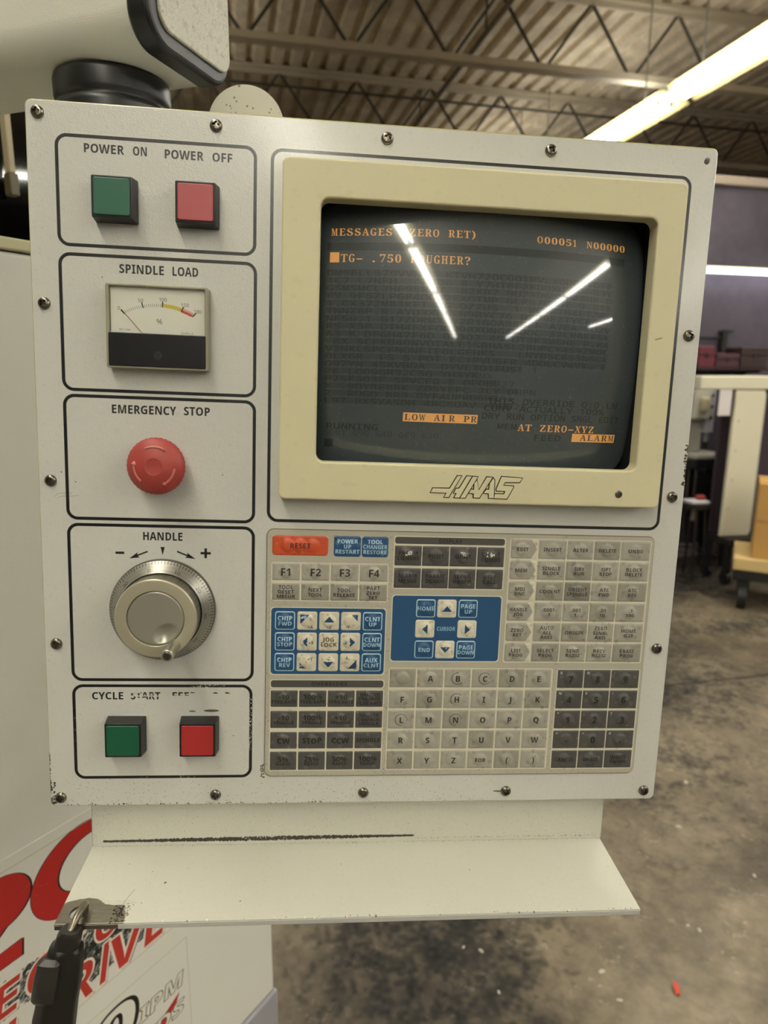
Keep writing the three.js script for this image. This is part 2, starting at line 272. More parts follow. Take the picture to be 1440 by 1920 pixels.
// square push buttons
const blackPlastic = phys(0x1b1a18, 0.45, { bumpMap: peelBump(2, 2), bumpScale: 0.00006 });
function pushButton(x, y, color, words) {
  const b0 = 12.5, b1 = 11.6, H = 10;
  const s = roundedShape(-b0 * mm, -b0 * mm, b0 * mm, b0 * mm, 0.8 * mm); let g = plate(s, 0, H * mm, 0.4 * mm, 3); const p = g.attributes.position;
  for (let i = 0; i < p.count; i++) { const q = 1 - (1 - b1 / b0) * p.getZ(i) / (H * mm); p.setXY(i, p.getX(i) * q, p.getY(i) * q); }
  g.computeVertexNormals(); const body = mesh('push_button', toCreasedNormals(g, 0.5), blackPlastic, pendant); body.position.copy(at(x, y, 0)); body.userData.label = words;
  const cap = mesh('button_cap', plate(roundedShape(-10.3 * mm, -10.3 * mm, 10.3 * mm, 10.3 * mm, 1.3 * mm), 9 * mm, 10.9 * mm, 0.5 * mm, 4), phys(color, 0.42, { bumpMap: peelBump(1, 1), bumpScale: 0.00004 }), body);
  mesh('cap_recess', plate((() => { const r = roundedShape(-11 * mm, -11 * mm, 11 * mm, 11 * mm, 1.5 * mm); r.holes.push(roundedShape(-10.4 * mm, -10.4 * mm, 10.4 * mm, 10.4 * mm, 1.3 * mm, THREE.Path)); return r; })(), 9.9 * mm, 10.25 * mm, 0.1 * mm, 3), std(0x0b0b0a, 0.6), body);
}
pushButton(51, 54, 0x1f5a43, 'green power button'); pushButton(98.6, 54.3, 0xa4494a, 'faded red power button');
pushButton(51, 389.6, 0x14543a, 'green start button'); pushButton(98.6, 389.6, 0xa32a2a, 'red hold button');
// load meter
{
  const art = canvasOf(560, 280, (c, w, h) => {
    const k = 10; mottle(c, w, h, '#e2e2d2', 0.03, 14); c.scale(k, k);   // local millimetres, origin at panel (47.5, 103)
    // the scale lies on a flat arc, its ticks fan out to 45 degrees
    const foot = (v, up = 0) => { const t = -1 + v / 90, x = 28.4 + 19.9 * t, y = 11.2 + 42.8 - Math.sqrt(42.8 * 42.8 - (19.9 * t) ** 2), a = t * 0.78; return [x + Math.sin(a) * up, y - Math.cos(a) * up]; };
    const band = (v0, v1, lo, hi, col) => { c.fillStyle = col; c.beginPath(); for (let i = 0; i <= 12; i++) c.lineTo(...foot(v0 + (v1 - v0) * i / 12, lo)); for (let i = 12; i >= 0; i--) c.lineTo(...foot(v0 + (v1 - v0) * i / 12, hi)); c.fill(); };
    band(101, 150, -0.1, 2.2, '#dcc83f'); band(150, 178, -0.4, 1.1, '#c2483d'); band(150, 178, 1.1, 2.3, '#e0a299');
    const major = (v) => v === 0 || v === 50 || v === 100 || v === 150 || v === 180;
    for (let v = 0; v <= 180; v += 5) { const m = major(v); if (v > 150 && !m) continue; c.strokeStyle = m ? '#2b2a28' : '#77756b'; c.lineWidth = m ? 0.7 : 0.26; c.beginPath(); c.moveTo(...foot(v)); c.lineTo(...foot(v, m ? 3.2 : 1.8)); c.stroke(); }
    c.fillStyle = '#4b4a46'; c.font = '2.9px sans-serif'; c.textAlign = 'center';
    for (const [v, t] of [[0, '0'], [50, '50'], [100, '100'], [150, '150'], [180, '180']]) { const [x, y] = foot(v, v ? 4.6 : 4.8); c.fillText(t, x, y + 0.9); }
    c.font = '4.4px sans-serif'; c.fillText('%', 28.8, 21.4); c.font = '1.7px sans-serif'; c.textAlign = 'left'; c.fillText('DC 1 mA', 5.2, 25.4); c.textAlign = 'right'; c.fillText('CLASS 2.5', 49, 26.2);
  });
  const ivory = phys(0x8b8363, 0.35, { transmission: 0.25, thickness: 0, bumpMap: peelBump(2, 2), bumpScale: 0.0001 });
  const m = mesh('load_meter', sheet(45.6, 101.8, 105.6, 151.2, 1.2, 0, 8.6, 0.6, 4, [hole(47.6, 103.4, 103.4, 149.4, 0.8)]), phys(0x8d8973, 0.35), pendant); m.userData.label = 'spindle load meter with a yellow and red scale';
  mesh('meter_back', sheet(46.4, 102.6, 104.8, 150.4, 1, 0.2, 5.6), phys(0xb3ad92, 0.5), m);
  mesh('dial_face', planarUV(sheet(47.8, 103.2, 103.6, 131, 0.3, 5.7, 6.2), (x, y) => [(x / mm - 47.5) / 56, 1 + (y / mm + 103) / 28]), phys(0xffffff, 0.5, { map: art }), m);
  mesh('needle', bar(at(54.4, 116.7, 6.9), at(66.6, 130.2, 6.9), 0.17 * mm, 6), std(0x9a3a30, 0.5), m);
  mesh('meter_cover', sheet(46.9, 130.2, 104.2, 150, 0.8, 5.6, 9, 0.4, 3), phys(0x1a191b, 0.3, { bumpMap: peelBump(1.2, 1.2), bumpScale: 0.0002 }), m);
  mesh('clear_window', sheet(47.4, 103.2, 103.8, 130.1, 0.4, 8.2, 8.6), phys(0xffffff, 0.05, { transmission: 1, thickness: 0 }), m);
  const ad = mesh('zero_adjuster', merged([new THREE.TorusGeometry(2.1 * mm, 0.28 * mm, 8, 24), new THREE.CylinderGeometry(1.9 * mm, 1.9 * mm, 0.6 * mm, 20).rotateX(Math.PI / 2), box(-1.5 * mm, -0.2 * mm, 0, 1.5 * mm, 0.2 * mm, 0.5 * mm)]), phys(0x2c2b29, 0.3), m); ad.position.copy(at(75.9, 143.2, 9));
}
// emergency stop mushroom
{
  const pr = [[0, 21.0], [4, 21.1], [4.8, 21.35], [5.6, 21.5], [9, 20.7], [13, 19.1], [15.8, 17.4], [17.1, 15.8], [17.4, 14.2], [17.2, 12.8], [16.2, 11.6], [12, 10.6], [10.4, 9.5], [10.2, 0]].map(([r, z]) => new THREE.Vector2(r * mm, z * mm));
  const red = phys(0x9c3b34, 0.5, { bumpMap: peelBump(5, 2), bumpScale: 0.00005 });
  const e = mesh('emergency_stop_button', new THREE.LatheGeometry(pr, 56).rotateX(Math.PI / 2), red, pendant); e.position.copy(at(75.4, 209.4, 0)); e.userData.label = 'red mushroom emergency stop button';
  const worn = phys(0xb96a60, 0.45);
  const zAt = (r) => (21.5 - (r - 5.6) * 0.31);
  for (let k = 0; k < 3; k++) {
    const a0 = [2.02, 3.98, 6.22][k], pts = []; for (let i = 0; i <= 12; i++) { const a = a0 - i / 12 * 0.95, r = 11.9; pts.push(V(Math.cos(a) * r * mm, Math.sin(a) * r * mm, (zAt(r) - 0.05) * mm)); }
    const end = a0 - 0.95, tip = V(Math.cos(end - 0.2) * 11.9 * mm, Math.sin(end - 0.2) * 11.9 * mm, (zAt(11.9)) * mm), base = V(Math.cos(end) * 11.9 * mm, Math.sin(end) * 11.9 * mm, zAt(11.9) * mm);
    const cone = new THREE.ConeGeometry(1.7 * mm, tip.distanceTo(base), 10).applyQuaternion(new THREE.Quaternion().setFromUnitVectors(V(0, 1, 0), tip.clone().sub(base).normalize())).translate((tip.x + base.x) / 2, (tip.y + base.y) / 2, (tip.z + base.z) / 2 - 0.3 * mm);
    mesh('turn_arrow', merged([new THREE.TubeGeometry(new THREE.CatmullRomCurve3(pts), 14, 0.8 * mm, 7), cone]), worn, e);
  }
  const ticks = []; for (let k = 0; k < 36; k++) { const a = k / 36 * 6.283; ticks.push(box(-0.25 * mm, -0.3 * mm, -1.2 * mm, 0.25 * mm, 0.3 * mm, 1.2 * mm).translate(17.25 * mm, 0, 14 * mm).rotateZ(a)); }
  mesh('grip_ribs', merged(ticks), red, e);
}
// hand dial (pulse wheel)
{
  const alu = phys(0xb7b3a4, 0.34, { metalness: 0.85, anisotropy: 0.5 }), cream = phys(0xb3ad97, 0.4, { metalness: 0.5 });
  const dialArt = canvasOf(2048, 128, (c, w, h) => {
    c.fillStyle = '#c9c7bd'; c.fillRect(0, 0, w, h); for (let i = 0; i < 1500; i++) { c.fillStyle = `rgba(90,88,80,${rnd() * 0.12})`; c.fillRect(0, rnd() * h, w, 1); }
    for (let v = 0; v < 100; v++) { const x = v / 100 * w, l = v % 10 === 0 ? 60 : v % 5 === 0 ? 46 : 34; c.fillStyle = '#53514b'; c.fillRect(x - 2, 0, 4, l); }
    c.fillStyle = '#45433d'; c.font = '46px sans-serif'; c.textAlign = 'center';
    for (let v = 0; v < 100; v += 10) for (const o of [0, w]) c.fillText(v % 20 ? `${v}` : `${v}`, v / 100 * w + o, 108);
  });
  const r0 = mesh('hand_dial', new THREE.LatheGeometry([[33, 0], [33.4, 0.6], [33.4, 3.4], [32.9, 4.2]].map(([r, z]) => new THREE.Vector2(r * mm, z * mm)), 72).rotateX(Math.PI / 2), std(0x6b685f, 0.4, 0.8), pendant);
  r0.position.copy(at(75.6, 303.5, 0)); r0.userData.label = 'silver hand dial with graduated ring and crank knob';
  const coneG = (() => { const na = 96, pos = [], uv = [], idx = []; const rings = [[32.8, 4.2, 1], [26.2, 9.8, 0]]; for (const [r, z, v] of rings) for (let j = 0; j <= na; j++) { const a = Math.PI / 2 + 0.25 - j / na * Math.PI * 2; pos.push(Math.cos(a) * r * mm, Math.sin(a) * r * mm, z * mm); uv.push(j / na, v); } for (let j = 0; j < na; j++) idx.push(j, j + 1, na + 1 + j, j + 1, na + 2 + j, na + 1 + j); const g = new THREE.BufferGeometry(); g.setAttribute('position', new THREE.Float32BufferAttribute(pos, 3)); g.setAttribute('uv', new THREE.Float32BufferAttribute(uv, 2)); g.setIndex(idx); g.computeVertexNormals(); return g; })();
  { const n = coneG.attributes.normal; if (n.getZ(0) < 0) { const ix = coneG.index.array; for (let i = 0; i < ix.length; i += 3) { const t = ix[i]; ix[i] = ix[i + 1]; ix[i + 1] = t; } coneG.computeVertexNormals(); } }
  mesh('graduated_ring', coneG, phys(0xffffff, 0.36, { map: dialArt, metalness: 0.8 }), r0);
  mesh('knurled_hub', (() => { const g = new THREE.CylinderGeometry(25.2 * mm, 25.6 * mm, 12 * mm, 180, 1, true).rotateX(Math.PI / 2).translate(0, 0, 15 * mm), p = g.attributes.position; for (let i = 0; i < p.count; i++) { if (i % 2) { p.setX(i, p.getX(i) * 0.972); p.setY(i, p.getY(i) * 0.972); } } g.computeVertexNormals(); return g; })(), std(0x8a8678, 0.45, 0.8), r0);
  mesh('hub_face', new THREE.LatheGeometry([[25.2, 20.6], [25, 21.5], [24.2, 22], [18, 22.1], [17.6, 21.9], [17.5, 20.5]].map(([r, z]) => new THREE.Vector2(r * mm, z * mm)), 72).rotateX(Math.PI / 2), cream, r0);
  mesh('hub_insert', (() => { const nr = 26, na = 64, pos = [], idx = []; for (let i = 0; i <= nr; i++) for (let j = 0; j < na; j++) { const r = 17.2 * i / nr, a = j / na * 6.2832, x = Math.cos(a) * r, y = Math.sin(a) * r, dx = (x - 6.0) * 0.83 + (y + 9.6) * 0.55, dy = -(x - 6.0) * 0.55 + (y + 9.6) * 0.83, q = (dx * dx) / 60 + (dy * dy) / 34; pos.push(x * mm, y * mm, (21.6 - (q < 1 ? 3.2 * (1 - q) : 0) - (r > 16.6 ? 0.5 : 0)) * mm); } for (let i = 0; i < nr; i++) for (let j = 0; j < na; j++) { const a = i * na + j, b = i * na + (j + 1) % na; idx.push(a, a + na, b + na, a, b + na, b); } const g = new THREE.BufferGeometry(); g.setAttribute('position', new THREE.Float32BufferAttribute(pos, 3)); g.setIndex(idx); g.computeVertexNormals(); return g; })(), phys(0x9a978a, 0.36, { metalness: 0.45 }), r0);
  mesh('insert_groove', new THREE.RingGeometry(17 * mm, 17.8 * mm, 64).translate(0, 0, 20.8 * mm), std(0x2a2720, 0.8), r0);
  const kx = 11.2, ky = -17; // crank knob
  mesh('crank_knob', new THREE.LatheGeometry([[0, 40.6], [3, 40.6], [3.7, 40.2], [3.9, 38], [3.3, 34], [2.9, 28], [3.2, 24], [3.8, 22], [3.8, 21]].map(([r, z]) => new THREE.Vector2(r * mm, z * mm)), 28).rotateX(Math.PI / 2).translate(kx * mm, ky * mm, 0), alu, r0);
  const ks = mesh('knob_screw', screwGeo(2.7, 1.2), std(0x6a665c, 0.35, 0.9), r0); ks.position.set(kx * mm, ky * mm, 40.6 * mm); ks.rotation.z = 0.4;
}
// monitor: bezel, picture tube, badge
{
  const cream = phys(0xcac39f, 0.5, { bumpMap: peelBump(10, 10), bumpScale: 0.00005, map: canvasOf(512, 512, (c, w, h) => { mottle(c, w, h, '#ffffff', 0.03, 22); c.fillStyle = 'rgba(70,62,40,0.55)'; c.save(); c.translate(490, 238); c.rotate(-0.35); c.fillRect(-5, -0.8, 10, 1.6); c.restore(); }) });
  const bezel = mesh('monitor_bezel', planarUV(sheet(149, 25.6, 397, 228, 4.5, 0, 12, 1.3, 6, [hole(172, 47.6, 379.4, 203.8, 5)]), (x, y) => [(x / mm - 149) / 248, 1 + (y / mm + 25.6) / 202.4]), cream, pendant);
  bezel.userData.label = 'yellowed cream monitor surround with a raised badge';
  mesh('tube_mask', sheet(163.2, 42.2, 384.8, 211.8, 8, -46, 0.2, 0, 6, [hole(164.6, 43.6, 383.4, 210.4, 7)]), std(0x0c0c0d, 0.7), bezel);
  mesh('tube_back', sheet(163.4, 42.4, 384.6, 211.6, 8, -47, -46), std(0x0a0a0b, 0.8), bezel);
  const X0 = 160, X1 = 390, Y0 = 40, Y1 = 215, k = 8;
  const lcd = 'ABCDEFGHKLMNOPRSTUVXYZ0123456789.';
  const blur = (c, t, x0, x1, base, cap) => fitText(c, t, x0, x1, base, cap, 'bold', 'monospace');
  const phosphor = canvasOf((X1 - X0) * k, (Y1 - Y0) * k, (c, w, h) => {
    mottle(c, w, h, '#474e50', 0.05, 30); c.scale(k, k); c.translate(-X0, -Y0); c.translate(179, 172); c.scale(0.98, 0.98); c.translate(-179, -172);
    c.fillStyle = 'rgba(14,16,13,0.30)'; c.fillRect(176, 66, 196, 5);
    for (let r = 0; r < 18; r++) { // burnt-in rows
      const y = 87 + r * 4.72, n = r < 12 ? 38 : 22 + Math.floor(rnd() * 10); c.fillStyle = 'rgba(22,25,20,0.17)'; c.fillRect(176, y - 4.2, n * 5 * (r < 12 ? 0.98 : 0.9), 3.7);
      let t = ''; for (let i = 0; i < n; i++) t += rnd() < 0.12 ? ' ' : lcd[Math.floor(rnd() * lcd.length)];
      c.fillStyle = 'rgba(14,16,12,0.2)'; blur(c, t, 176, 176 + n * 4.95, y, 3.9);
      c.fillStyle = 'rgba(122,130,118,0.12)'; c.fillRect(176, y + 0.15, n * 4.95, 0.35);
    }
    c.fillStyle = 'rgba(10,11,9,0.36)';
    blur(c, 'THIS OVERRIDE Q:0.LN', 282, 376, 164, 3.9); blur(c, 'CONV ACTUALLY 100%', 280, 366, 168.6, 3.9); blur(c, 'DRY RUN OPTION SNGL EDIT', 279, 379, 173.6, 4.1);
    blur(c, 'RUNNING', 177.4, 212.4, 183.8, 4); blur(c, 'MEM', 290, 304, 180, 3.6); blur(c, 'FEED', 316, 336, 187, 4); c.fillRect(176.9, 190.8, 5.8, 5.3);
    c.fillStyle = 'rgba(10,11,9,0.2)'; blur(c, 'G01 G90 G40 G80 G50', 180, 252, 188, 3.6);
    for (let i = 0; i < 60; i++) pock(c, ranged(170, 380), ranged(48, 206), ranged(0.08, 0.25), 'rgba(190,192,180,0.25)');
  });
  const lit = canvasOf((X1 - X0) * k, (Y1 - Y0) * k, (c, w, h) => {
    c.fillStyle = '#000'; c.fillRect(0, 0, w, h); c.scale(k, k); c.translate(-X0, -Y0); c.translate(179, 172); c.scale(0.98, 0.98); c.translate(-179, -172);
    const amber = '#f2a443'; c.fillStyle = amber; const T = (t, x0, x1, y, cap) => fitText(c, t, x0, x1, y, cap, 'bold', 'serif');
    const cells = (t, x0, x1, y, cap) => { const p = (x1 - x0) / t.length; [...t].forEach((ch, i) => { if (ch !== ' ') T(ch, x0 + i * p + 0.35, x0 + (i + 1) * p - (/[.(),I1]/.test(ch) ? 1.6 : 0.2), y, cap); }); };
    cells('MESSAGES (ZERO RET)', 177.9, 270.8, 61.6, 4.7); cells('O00051 N00000', 308.5, 372.6, 61.8, 4.3);
    c.fillRect(177.8, 72.1, 6, 6.4); cells('TG- .750 ROUGHER?', 184.3, 266.6, 78.2, 5); 
    c.fillRect(227.8, 171.4, 48.8, 5.9); cells('AT ZERO-XYZ', 304, 360.4, 180.9, 4.5); c.fillRect(344, 181.6, 33.4, 5.6);
    c.fillStyle = '#2a1a06'; cells('LOW AIR PR', 228.2, 276.4, 176.3, 4); cells(' ALARM', 344.4, 377.2, 186.3, 4);
  });
  const R = 340, cx = 273.8, cy = 118, nx = 60, ny = 46, pos = [], uv = [], idx = [], rc = 18, hw = 109.2, hh = 83, gx = 274, gy = 127;
  for (let j = 0; j <= ny; j++) for (let i = 0; i <= nx; i++) {
    const dy = (j / ny * 2 - 1) * hh, over = Math.abs(dy) - (hh - rc), half = hw - (over > 0 ? rc - Math.sqrt(Math.max(0, rc * rc - over * over)) : 0), x = gx + (i / nx * 2 - 1) * half, y = gy + dy;
    const z = 9 - R + Math.sqrt(R * R - (x - cx) ** 2 - (y - cy) ** 2); pos.push(x * mm, -y * mm, z * mm); uv.push((x - X0) / (X1 - X0), 1 - (y - Y0) / (Y1 - Y0));
  }
  for (let j = 0; j < ny; j++) for (let i = 0; i < nx; i++) { const a = j * (nx + 1) + i; idx.push(a, a + nx + 1, a + nx + 2, a, a + nx + 2, a + 1); }
  const g = new THREE.BufferGeometry(); g.setAttribute('position', new THREE.Float32BufferAttribute(pos, 3)); g.setAttribute('uv', new THREE.Float32BufferAttribute(uv, 2)); g.setIndex(idx); g.computeVertexNormals();
  const glass = mesh('picture_tube', g, phys(0xffffff, 0.34, { map: phosphor, emissive: 0xffffff, emissiveMap: lit, emissiveIntensity: 0.6, clearcoat: 1, clearcoatRoughness: 0.055, specularIntensity: 0.5 }), bezel); glass.userData.label = 'dark convex picture tube with amber lettering';
  const badge = [
    [[245.32, 221.19], [246.51, 218.55], [257.37, 218.46], [262.0, 210.3], [264.63, 210.22], [258.94, 220.2], [257.02, 224.03], [254.13, 224.1], [255.41, 221.34]],
    [[268.0, 210.28], [271.17, 210.3], [263.89, 224.16], [260.46, 224.15], [262.0, 221.43], [260.15, 221.22], [261.48, 218.46], [263.58, 218.19]],
    [[271.86, 210.43], [275.14, 210.55], [267.59, 224.17], [264.42, 224.26]],
    [[274.78, 212.54], [276.21, 219.11], [281.01, 210.48], [284.68, 210.59], [276.86, 223.93], [273.14, 223.82], [273.0, 221.3], [269.97, 221.06], [271.11, 218.72], [273.12, 218.77], [273.15, 214.58]],
    [[285.29, 211.1], [286.1, 212.22], [286.28, 223.9], [283.08, 223.88], [282.81, 221.04], [279.5, 220.81], [281.16, 218.45], [282.87, 218.51], [283.2, 214.3]],
    [[290.64, 210.0], [304.11, 210.56], [302.58, 213.23], [292.99, 213.5], [291.95, 215.63], [298.59, 215.87], [298.63, 216.61], [294.84, 224.1], [286.45, 224.0], [286.86, 221.14], [292.84, 221.19], [293.56, 219.17], [287.91, 219.11], [287.68, 217.96]]];
  const dirt = std(0x2b2618, 0.9), raised = phys(0xcac39f, 0.5);
  for (const poly of badge) {
    const s = new THREE.Shape(poly.map(([x, y]) => new THREE.Vector2(x * mm, -y * mm)));
    mesh('badge_letter', new THREE.ExtrudeGeometry(s, { depth: 0.45 * mm, bevelEnabled: true, bevelThickness: 0.2 * mm, bevelSize: 0.05 * mm, bevelOffset: -0.12 * mm, bevelSegments: 2 }).translate(0, 0, 12 * mm), raised, bezel);
    mesh('badge_groove', new THREE.ExtrudeGeometry(s, { depth: 0.02 * mm, bevelEnabled: true, bevelThickness: 0.05 * mm, bevelSize: 0.58 * mm, bevelSegments: 1 }).translate(0, 0, 12.06 * mm), dirt, bezel);
  }
  const bs = mesh('bezel_screw', screwGeo(2.5, 1), screwSteel, bezel); bs.position.copy(at(369, 219.3, 12)); bs.rotation.z = 0.7;
}
// membrane keypad: every key is a raised tile with its own dome
{
  const X0 = 140, Y0 = 247.4, WX = 263, HY = 174.6, k = 7.75, keys = [], blocks = [], notes = [];
  const LIGHT = '#9b988b', MID = '#8e8b7e', DARK = '#4d4b48', BLUE = '#234d73', ORANGE = '#bf4d2c', CREAMKEY = '#c9c3ac', OVER = '#aaa695', LINE = '#c9c5b0';
  const key = (x0, y0, x1, y1, fill, lines, o = {}) => keys.push({ x0, y0, x1, y1, fill, lines, ...o });
  const c4 = [[145.2, 163.1], [164.2, 182.4], [183.4, 201.5], [202.5, 220.8]];
  key(145, 253, 181.2, 266.3, ORANGE, ['RESET'], { cap: 3.3, domes: [-8, 0, 8], r: 2.6 });
  key(184.9, 252.8, 202.5, 266.5, BLUE, ['POWER', 'UP', 'RESTART'], { ink: '#a9c4d4', cap: 2.7, r: 1.8 }); key(203.3, 252.8, 220.6, 266.5, BLUE, ['TOOL', 'CHANGER', 'RESTORE'], { ink: '#a9c4d4', cap: 2.7, r: 1.8 });
  ['F1', 'F2', 'F3', 'F4'].forEach((t, i) => key(c4[i][0], 271.5, c4[i][1], 283, LIGHT, [t], { cap: 5, bold: 1 }));
  [['TOOL', 'OFSET', 'MESUR'], ['NEXT', 'TOOL'], ['TOOL', 'RELEASE'], ['PART', 'ZERO', 'SET']].forEach((t, i) => key(c4[i][0], 285, c4[i][1], 296.3, MID, t, { cap: 2.5 }));
  blocks.push([144.9, 301.7, 220.5, 347.4, 2.4, BLUE]);
  const jx = [147.4, 162, 176.5, 190.9, 205.4], jy = [304, 318.4, 332.7];
  const jog = [[['CHIP', 'FWD'], 'tl', 'up', 'tr', ['CLNT', 'UP']], [['CHIP', 'STOP'], 'left', ['JOG', 'LOCK'], 'right', ['CLNT', 'DOWN']], [['CHIP', 'REV'], 'bl', 'down', 'br', ['AUX', 'CLNT']]];
  const sub = { tl: ['+B', '+A'], up: ['', '+Z'], tr: ['', '-Y'], left: ['', '+X'], right: ['-X', ''], bl: ['+Y', ''], down: ['-Z', ''], br: ['-A', '-B'] };
  jog.forEach((row, j) => row.forEach((t, i) => { const side = i === 0 || i === 4, arr = !Array.isArray(t); key(jx[i], jy[j], jx[i] + 13.1, jy[j] + 12.6, side ? BLUE : CREAMKEY, arr ? [] : t, { r: 1.5, cap: 2.9, ink: side ? '#a9c9d8' : '#38302a', outline: side, arrow: arr ? t : null, sub: arr ? sub[t] : null, worn: !side }); }));
  blocks.push([145.2, 351.8, 220.8, 356.8, 1.6, DARK]); notes.push(['OVERRIDES', 172, 196.5, 355.8, 2.9, '#22211f']);
  const ovy = [[358.9, 370.6], [373.5, 385.7], [388.6, 400.6], [402.8, 416.1]];
  [[['-10', 'FEED.RATE'], ['100%', 'FEED.RATE'], ['+10', 'FEED.RATE'], ['HANDLE', 'CONTROL', 'FEED.RATE']], [['-10', 'SPINDLE'], ['100%', 'SPINDLE'], ['+10', 'SPINDLE'], ['HANDLE', 'CONTROL', 'SPINDLE']], [['CW'], ['STOP'], ['CCW'], ['SPINDLE']], [['5%', 'RAPID'], ['25%', 'RAPID'], ['50%', 'RAPID'], ['100%', 'RAPID']]]
    .forEach((row, j) => row.forEach((t, i) => key(c4[i][0], ovy[j][0], c4[i][1], ovy[j][1], DARK, t, { cap: t.length === 3 ? 2.3 : t.length === 1 ? (t[0].length > 4 ? 2.9 : 3.8) : 3.5, cap2: t.length === 3 ? 2.3 : 2.3, r: 0.6, ink: '#161513', flat: i === 3 && j === 2 })));
  blocks.push([225, 252.5, 298.6, 257.1, 1.6, DARK]); notes.push(['DISPLAY', 254, 270, 256.3, 2.8, '#22211f']);
  const dx = [[225.1, 242.9], [243.5, 261.4], [261.9, 279.8], [280.5, 298.6]];
  [[['PRGRM', 'CONVRS'], ['POSIT'], ['OFSET'], ['CURNT', 'COMDS']], [['ALARM', 'MESGS'], ['PARAM', 'DGNOS'], ['SETNG', 'GRAPH'], ['HELP', 'CALC']]].forEach((row, j) => row.forEach((t, i) => key(dx[i][0], j ? 273.5 : 258.4, dx[i][1], j ? 287 : 271.8, DARK, t, { cap: 2.6, ink: '#171614', spot: !j && i !== 1 })));
  blocks.push([225, 292.3, 298.7, 337.7, 2.2, BLUE]); notes.push(['CURSOR', 255.4, 268.2, 316.4, 2.9, '#8fb3c6']);
  [[['HOME'], 'up', ['PAGE', 'UP']], ['left', null, 'right'], [['END'], 'down', ['PAGE', 'DOWN']]].forEach((row, j) => row.forEach((t, i) => { if (!t) return; const arr = !Array.isArray(t), x = [240.9, 255.2, 269.6][i], y = [294.6, 308.8, 323.3][j]; key(x, y, x + 13, y + 12.5, arr ? '#d0cbb6' : BLUE, arr ? [] : t, { r: 1.5, cap: 2.8, ink: '#9fc3d6', outline: !arr, arrow: arr ? t : null, worn: arr }); }));
  const mx = [[303, 320.9], [322, 341], [341.8, 359.8], [360.5, 378.5], [379.2, 399.5]];
  [[['EDIT'], ['INSERT'], ['ALTER'], ['DELETE'], ['UNDO']], [['MEM'], ['SINGLE', 'BLOCK'], ['DRY', 'RUN'], ['OPT', 'STOP'], ['BLOCK', 'DELETE']], [['MDI', 'DNC'], ['COOLNT'], ['ORIENT', 'SPINDLE'], ['ATC', 'FWD'], ['ATC', 'REV']], [['HANDLE', 'JOG'], ['.0001', '.1'], ['.001', '1.'], ['.01', '10.'], ['.1', '100.']], [['ZERO', 'RET'], ['AUTO', 'ALL', 'AXES'], ['ORIGIN'], ['ZERO', 'SINGL', 'AXIS'], ['HOME', 'G28']], [['LIST', 'PROG'], ['SELECT', 'PROG'], ['SEND', 'RS232'], ['RECV', 'RS232'], ['ERASE', 'PROG']]]
    .forEach((row, j) => row.forEach((t, i) => key(mx[i][0], 252.6 + 14.42 * j, mx[i][1], 265.6 + 14.42 * j, i ? (i === 2 && j === 2 ? '#7c796e' : (i + j) % 3 ? LIGHT : MID) : LIGHT, t, { cap: 2.5, point: !i, ink: '#2f2d29' })));
  const ax = [0, 1, 2, 3, 4, 5].map((i) => 224.9 + 18.87 * i), ay = [343.3, 358.3, 373.1, 387.9, 402.8];
  [' ABCDE', 'FGHIJK', 'LMNOPQ', 'RSTUVW', 'XYZ;()'].forEach((row, j) => [...row].forEach((t, i) => key(ax[i], ay[j], ax[i] + 17.8, ay[j] + 13.2, (i * 5 + j * 3) % 4 ? LIGHT : MID, t === ' ' ? [] : [t === ';' ? 'EOB' : t], { cap: t === ';' ? 2.7 : 4.2, bold: t !== ';', ink: '#1d1c1a', ring: 'BCNLH'.includes(t), blank: t === ' ' })));
  const nx = [[341.7, 360], [360.7, 379.4], [380.1, 400]];
  [['7', '8', '9'], ['4', '5', '6'], ['1', '2', '3'], ['-', '0', '.'], ['CANCEL', 'SPACE', 'WRITE|ENTER']].forEach((row, j) => row.forEach((t, i) => key(nx[i][0], ay[j] + 0.3, nx[i][1], ay[j] + 13.5, DARK, t.split('|'), { cap: j === 4 ? 2.6 : 4.6, bold: j < 4, ink: '#141312', corner: j < 4 ? ['&@:', '%$!', '*,?', '+=#'][j][i] : null })));
  const art = canvasOf(Math.round(WX * k), Math.round(HY * k), (c, w, h) => {
    mottle(c, w, h, OVER, 0.05, 18); c.scale(k, k); c.translate(-X0, -Y0);
    c.strokeStyle = '#6b675a'; c.lineWidth = 0.55; c.beginPath(); c.roundRect(141.6, 249, 260.8, 171.6, 4.6); c.stroke();
    for (const [x0, y0, x1, y1, f] of [[224.3, 251.8, 299.4, 287.7, LINE], [302.2, 251.8, 400.4, 338.6, LINE], [144.5, 270.8, 221.5, 297, LINE], [144.5, 357.9, 221.5, 416.8, LINE], [224.2, 342.6, 338.2, 416.8, LINE], [341, 343, 400.8, 417, LINE]]) { c.fillStyle = f; c.beginPath(); c.roundRect(x0, y0, x1 - x0, y1 - y0, 1.6); c.fill(); }
    for (const [x0, y0, x1, y1, r, f] of blocks) { c.fillStyle = LINE; c.beginPath(); c.roundRect(x0 - 0.7, y0 - 0.7, x1 - x0 + 1.4, y1 - y0 + 1.4, r); c.fill(); c.fillStyle = f; c.beginPath(); c.roundRect(x0, y0, x1 - x0, y1 - y0, r); c.fill(); }
    for (let i = 0; i < 160; i++) { const s = rnd() < 0.5; c.fillStyle = `rgba(20,52,86,${rnd() * 0.25})`; const b = s ? blocks[0] : blocks[3]; c.fillRect(ranged(b[0] + 0.5, b[2] - 1), ranged(b[1] + 1, b[3] - 6), ranged(0.1, 0.4), ranged(1, 5)); }
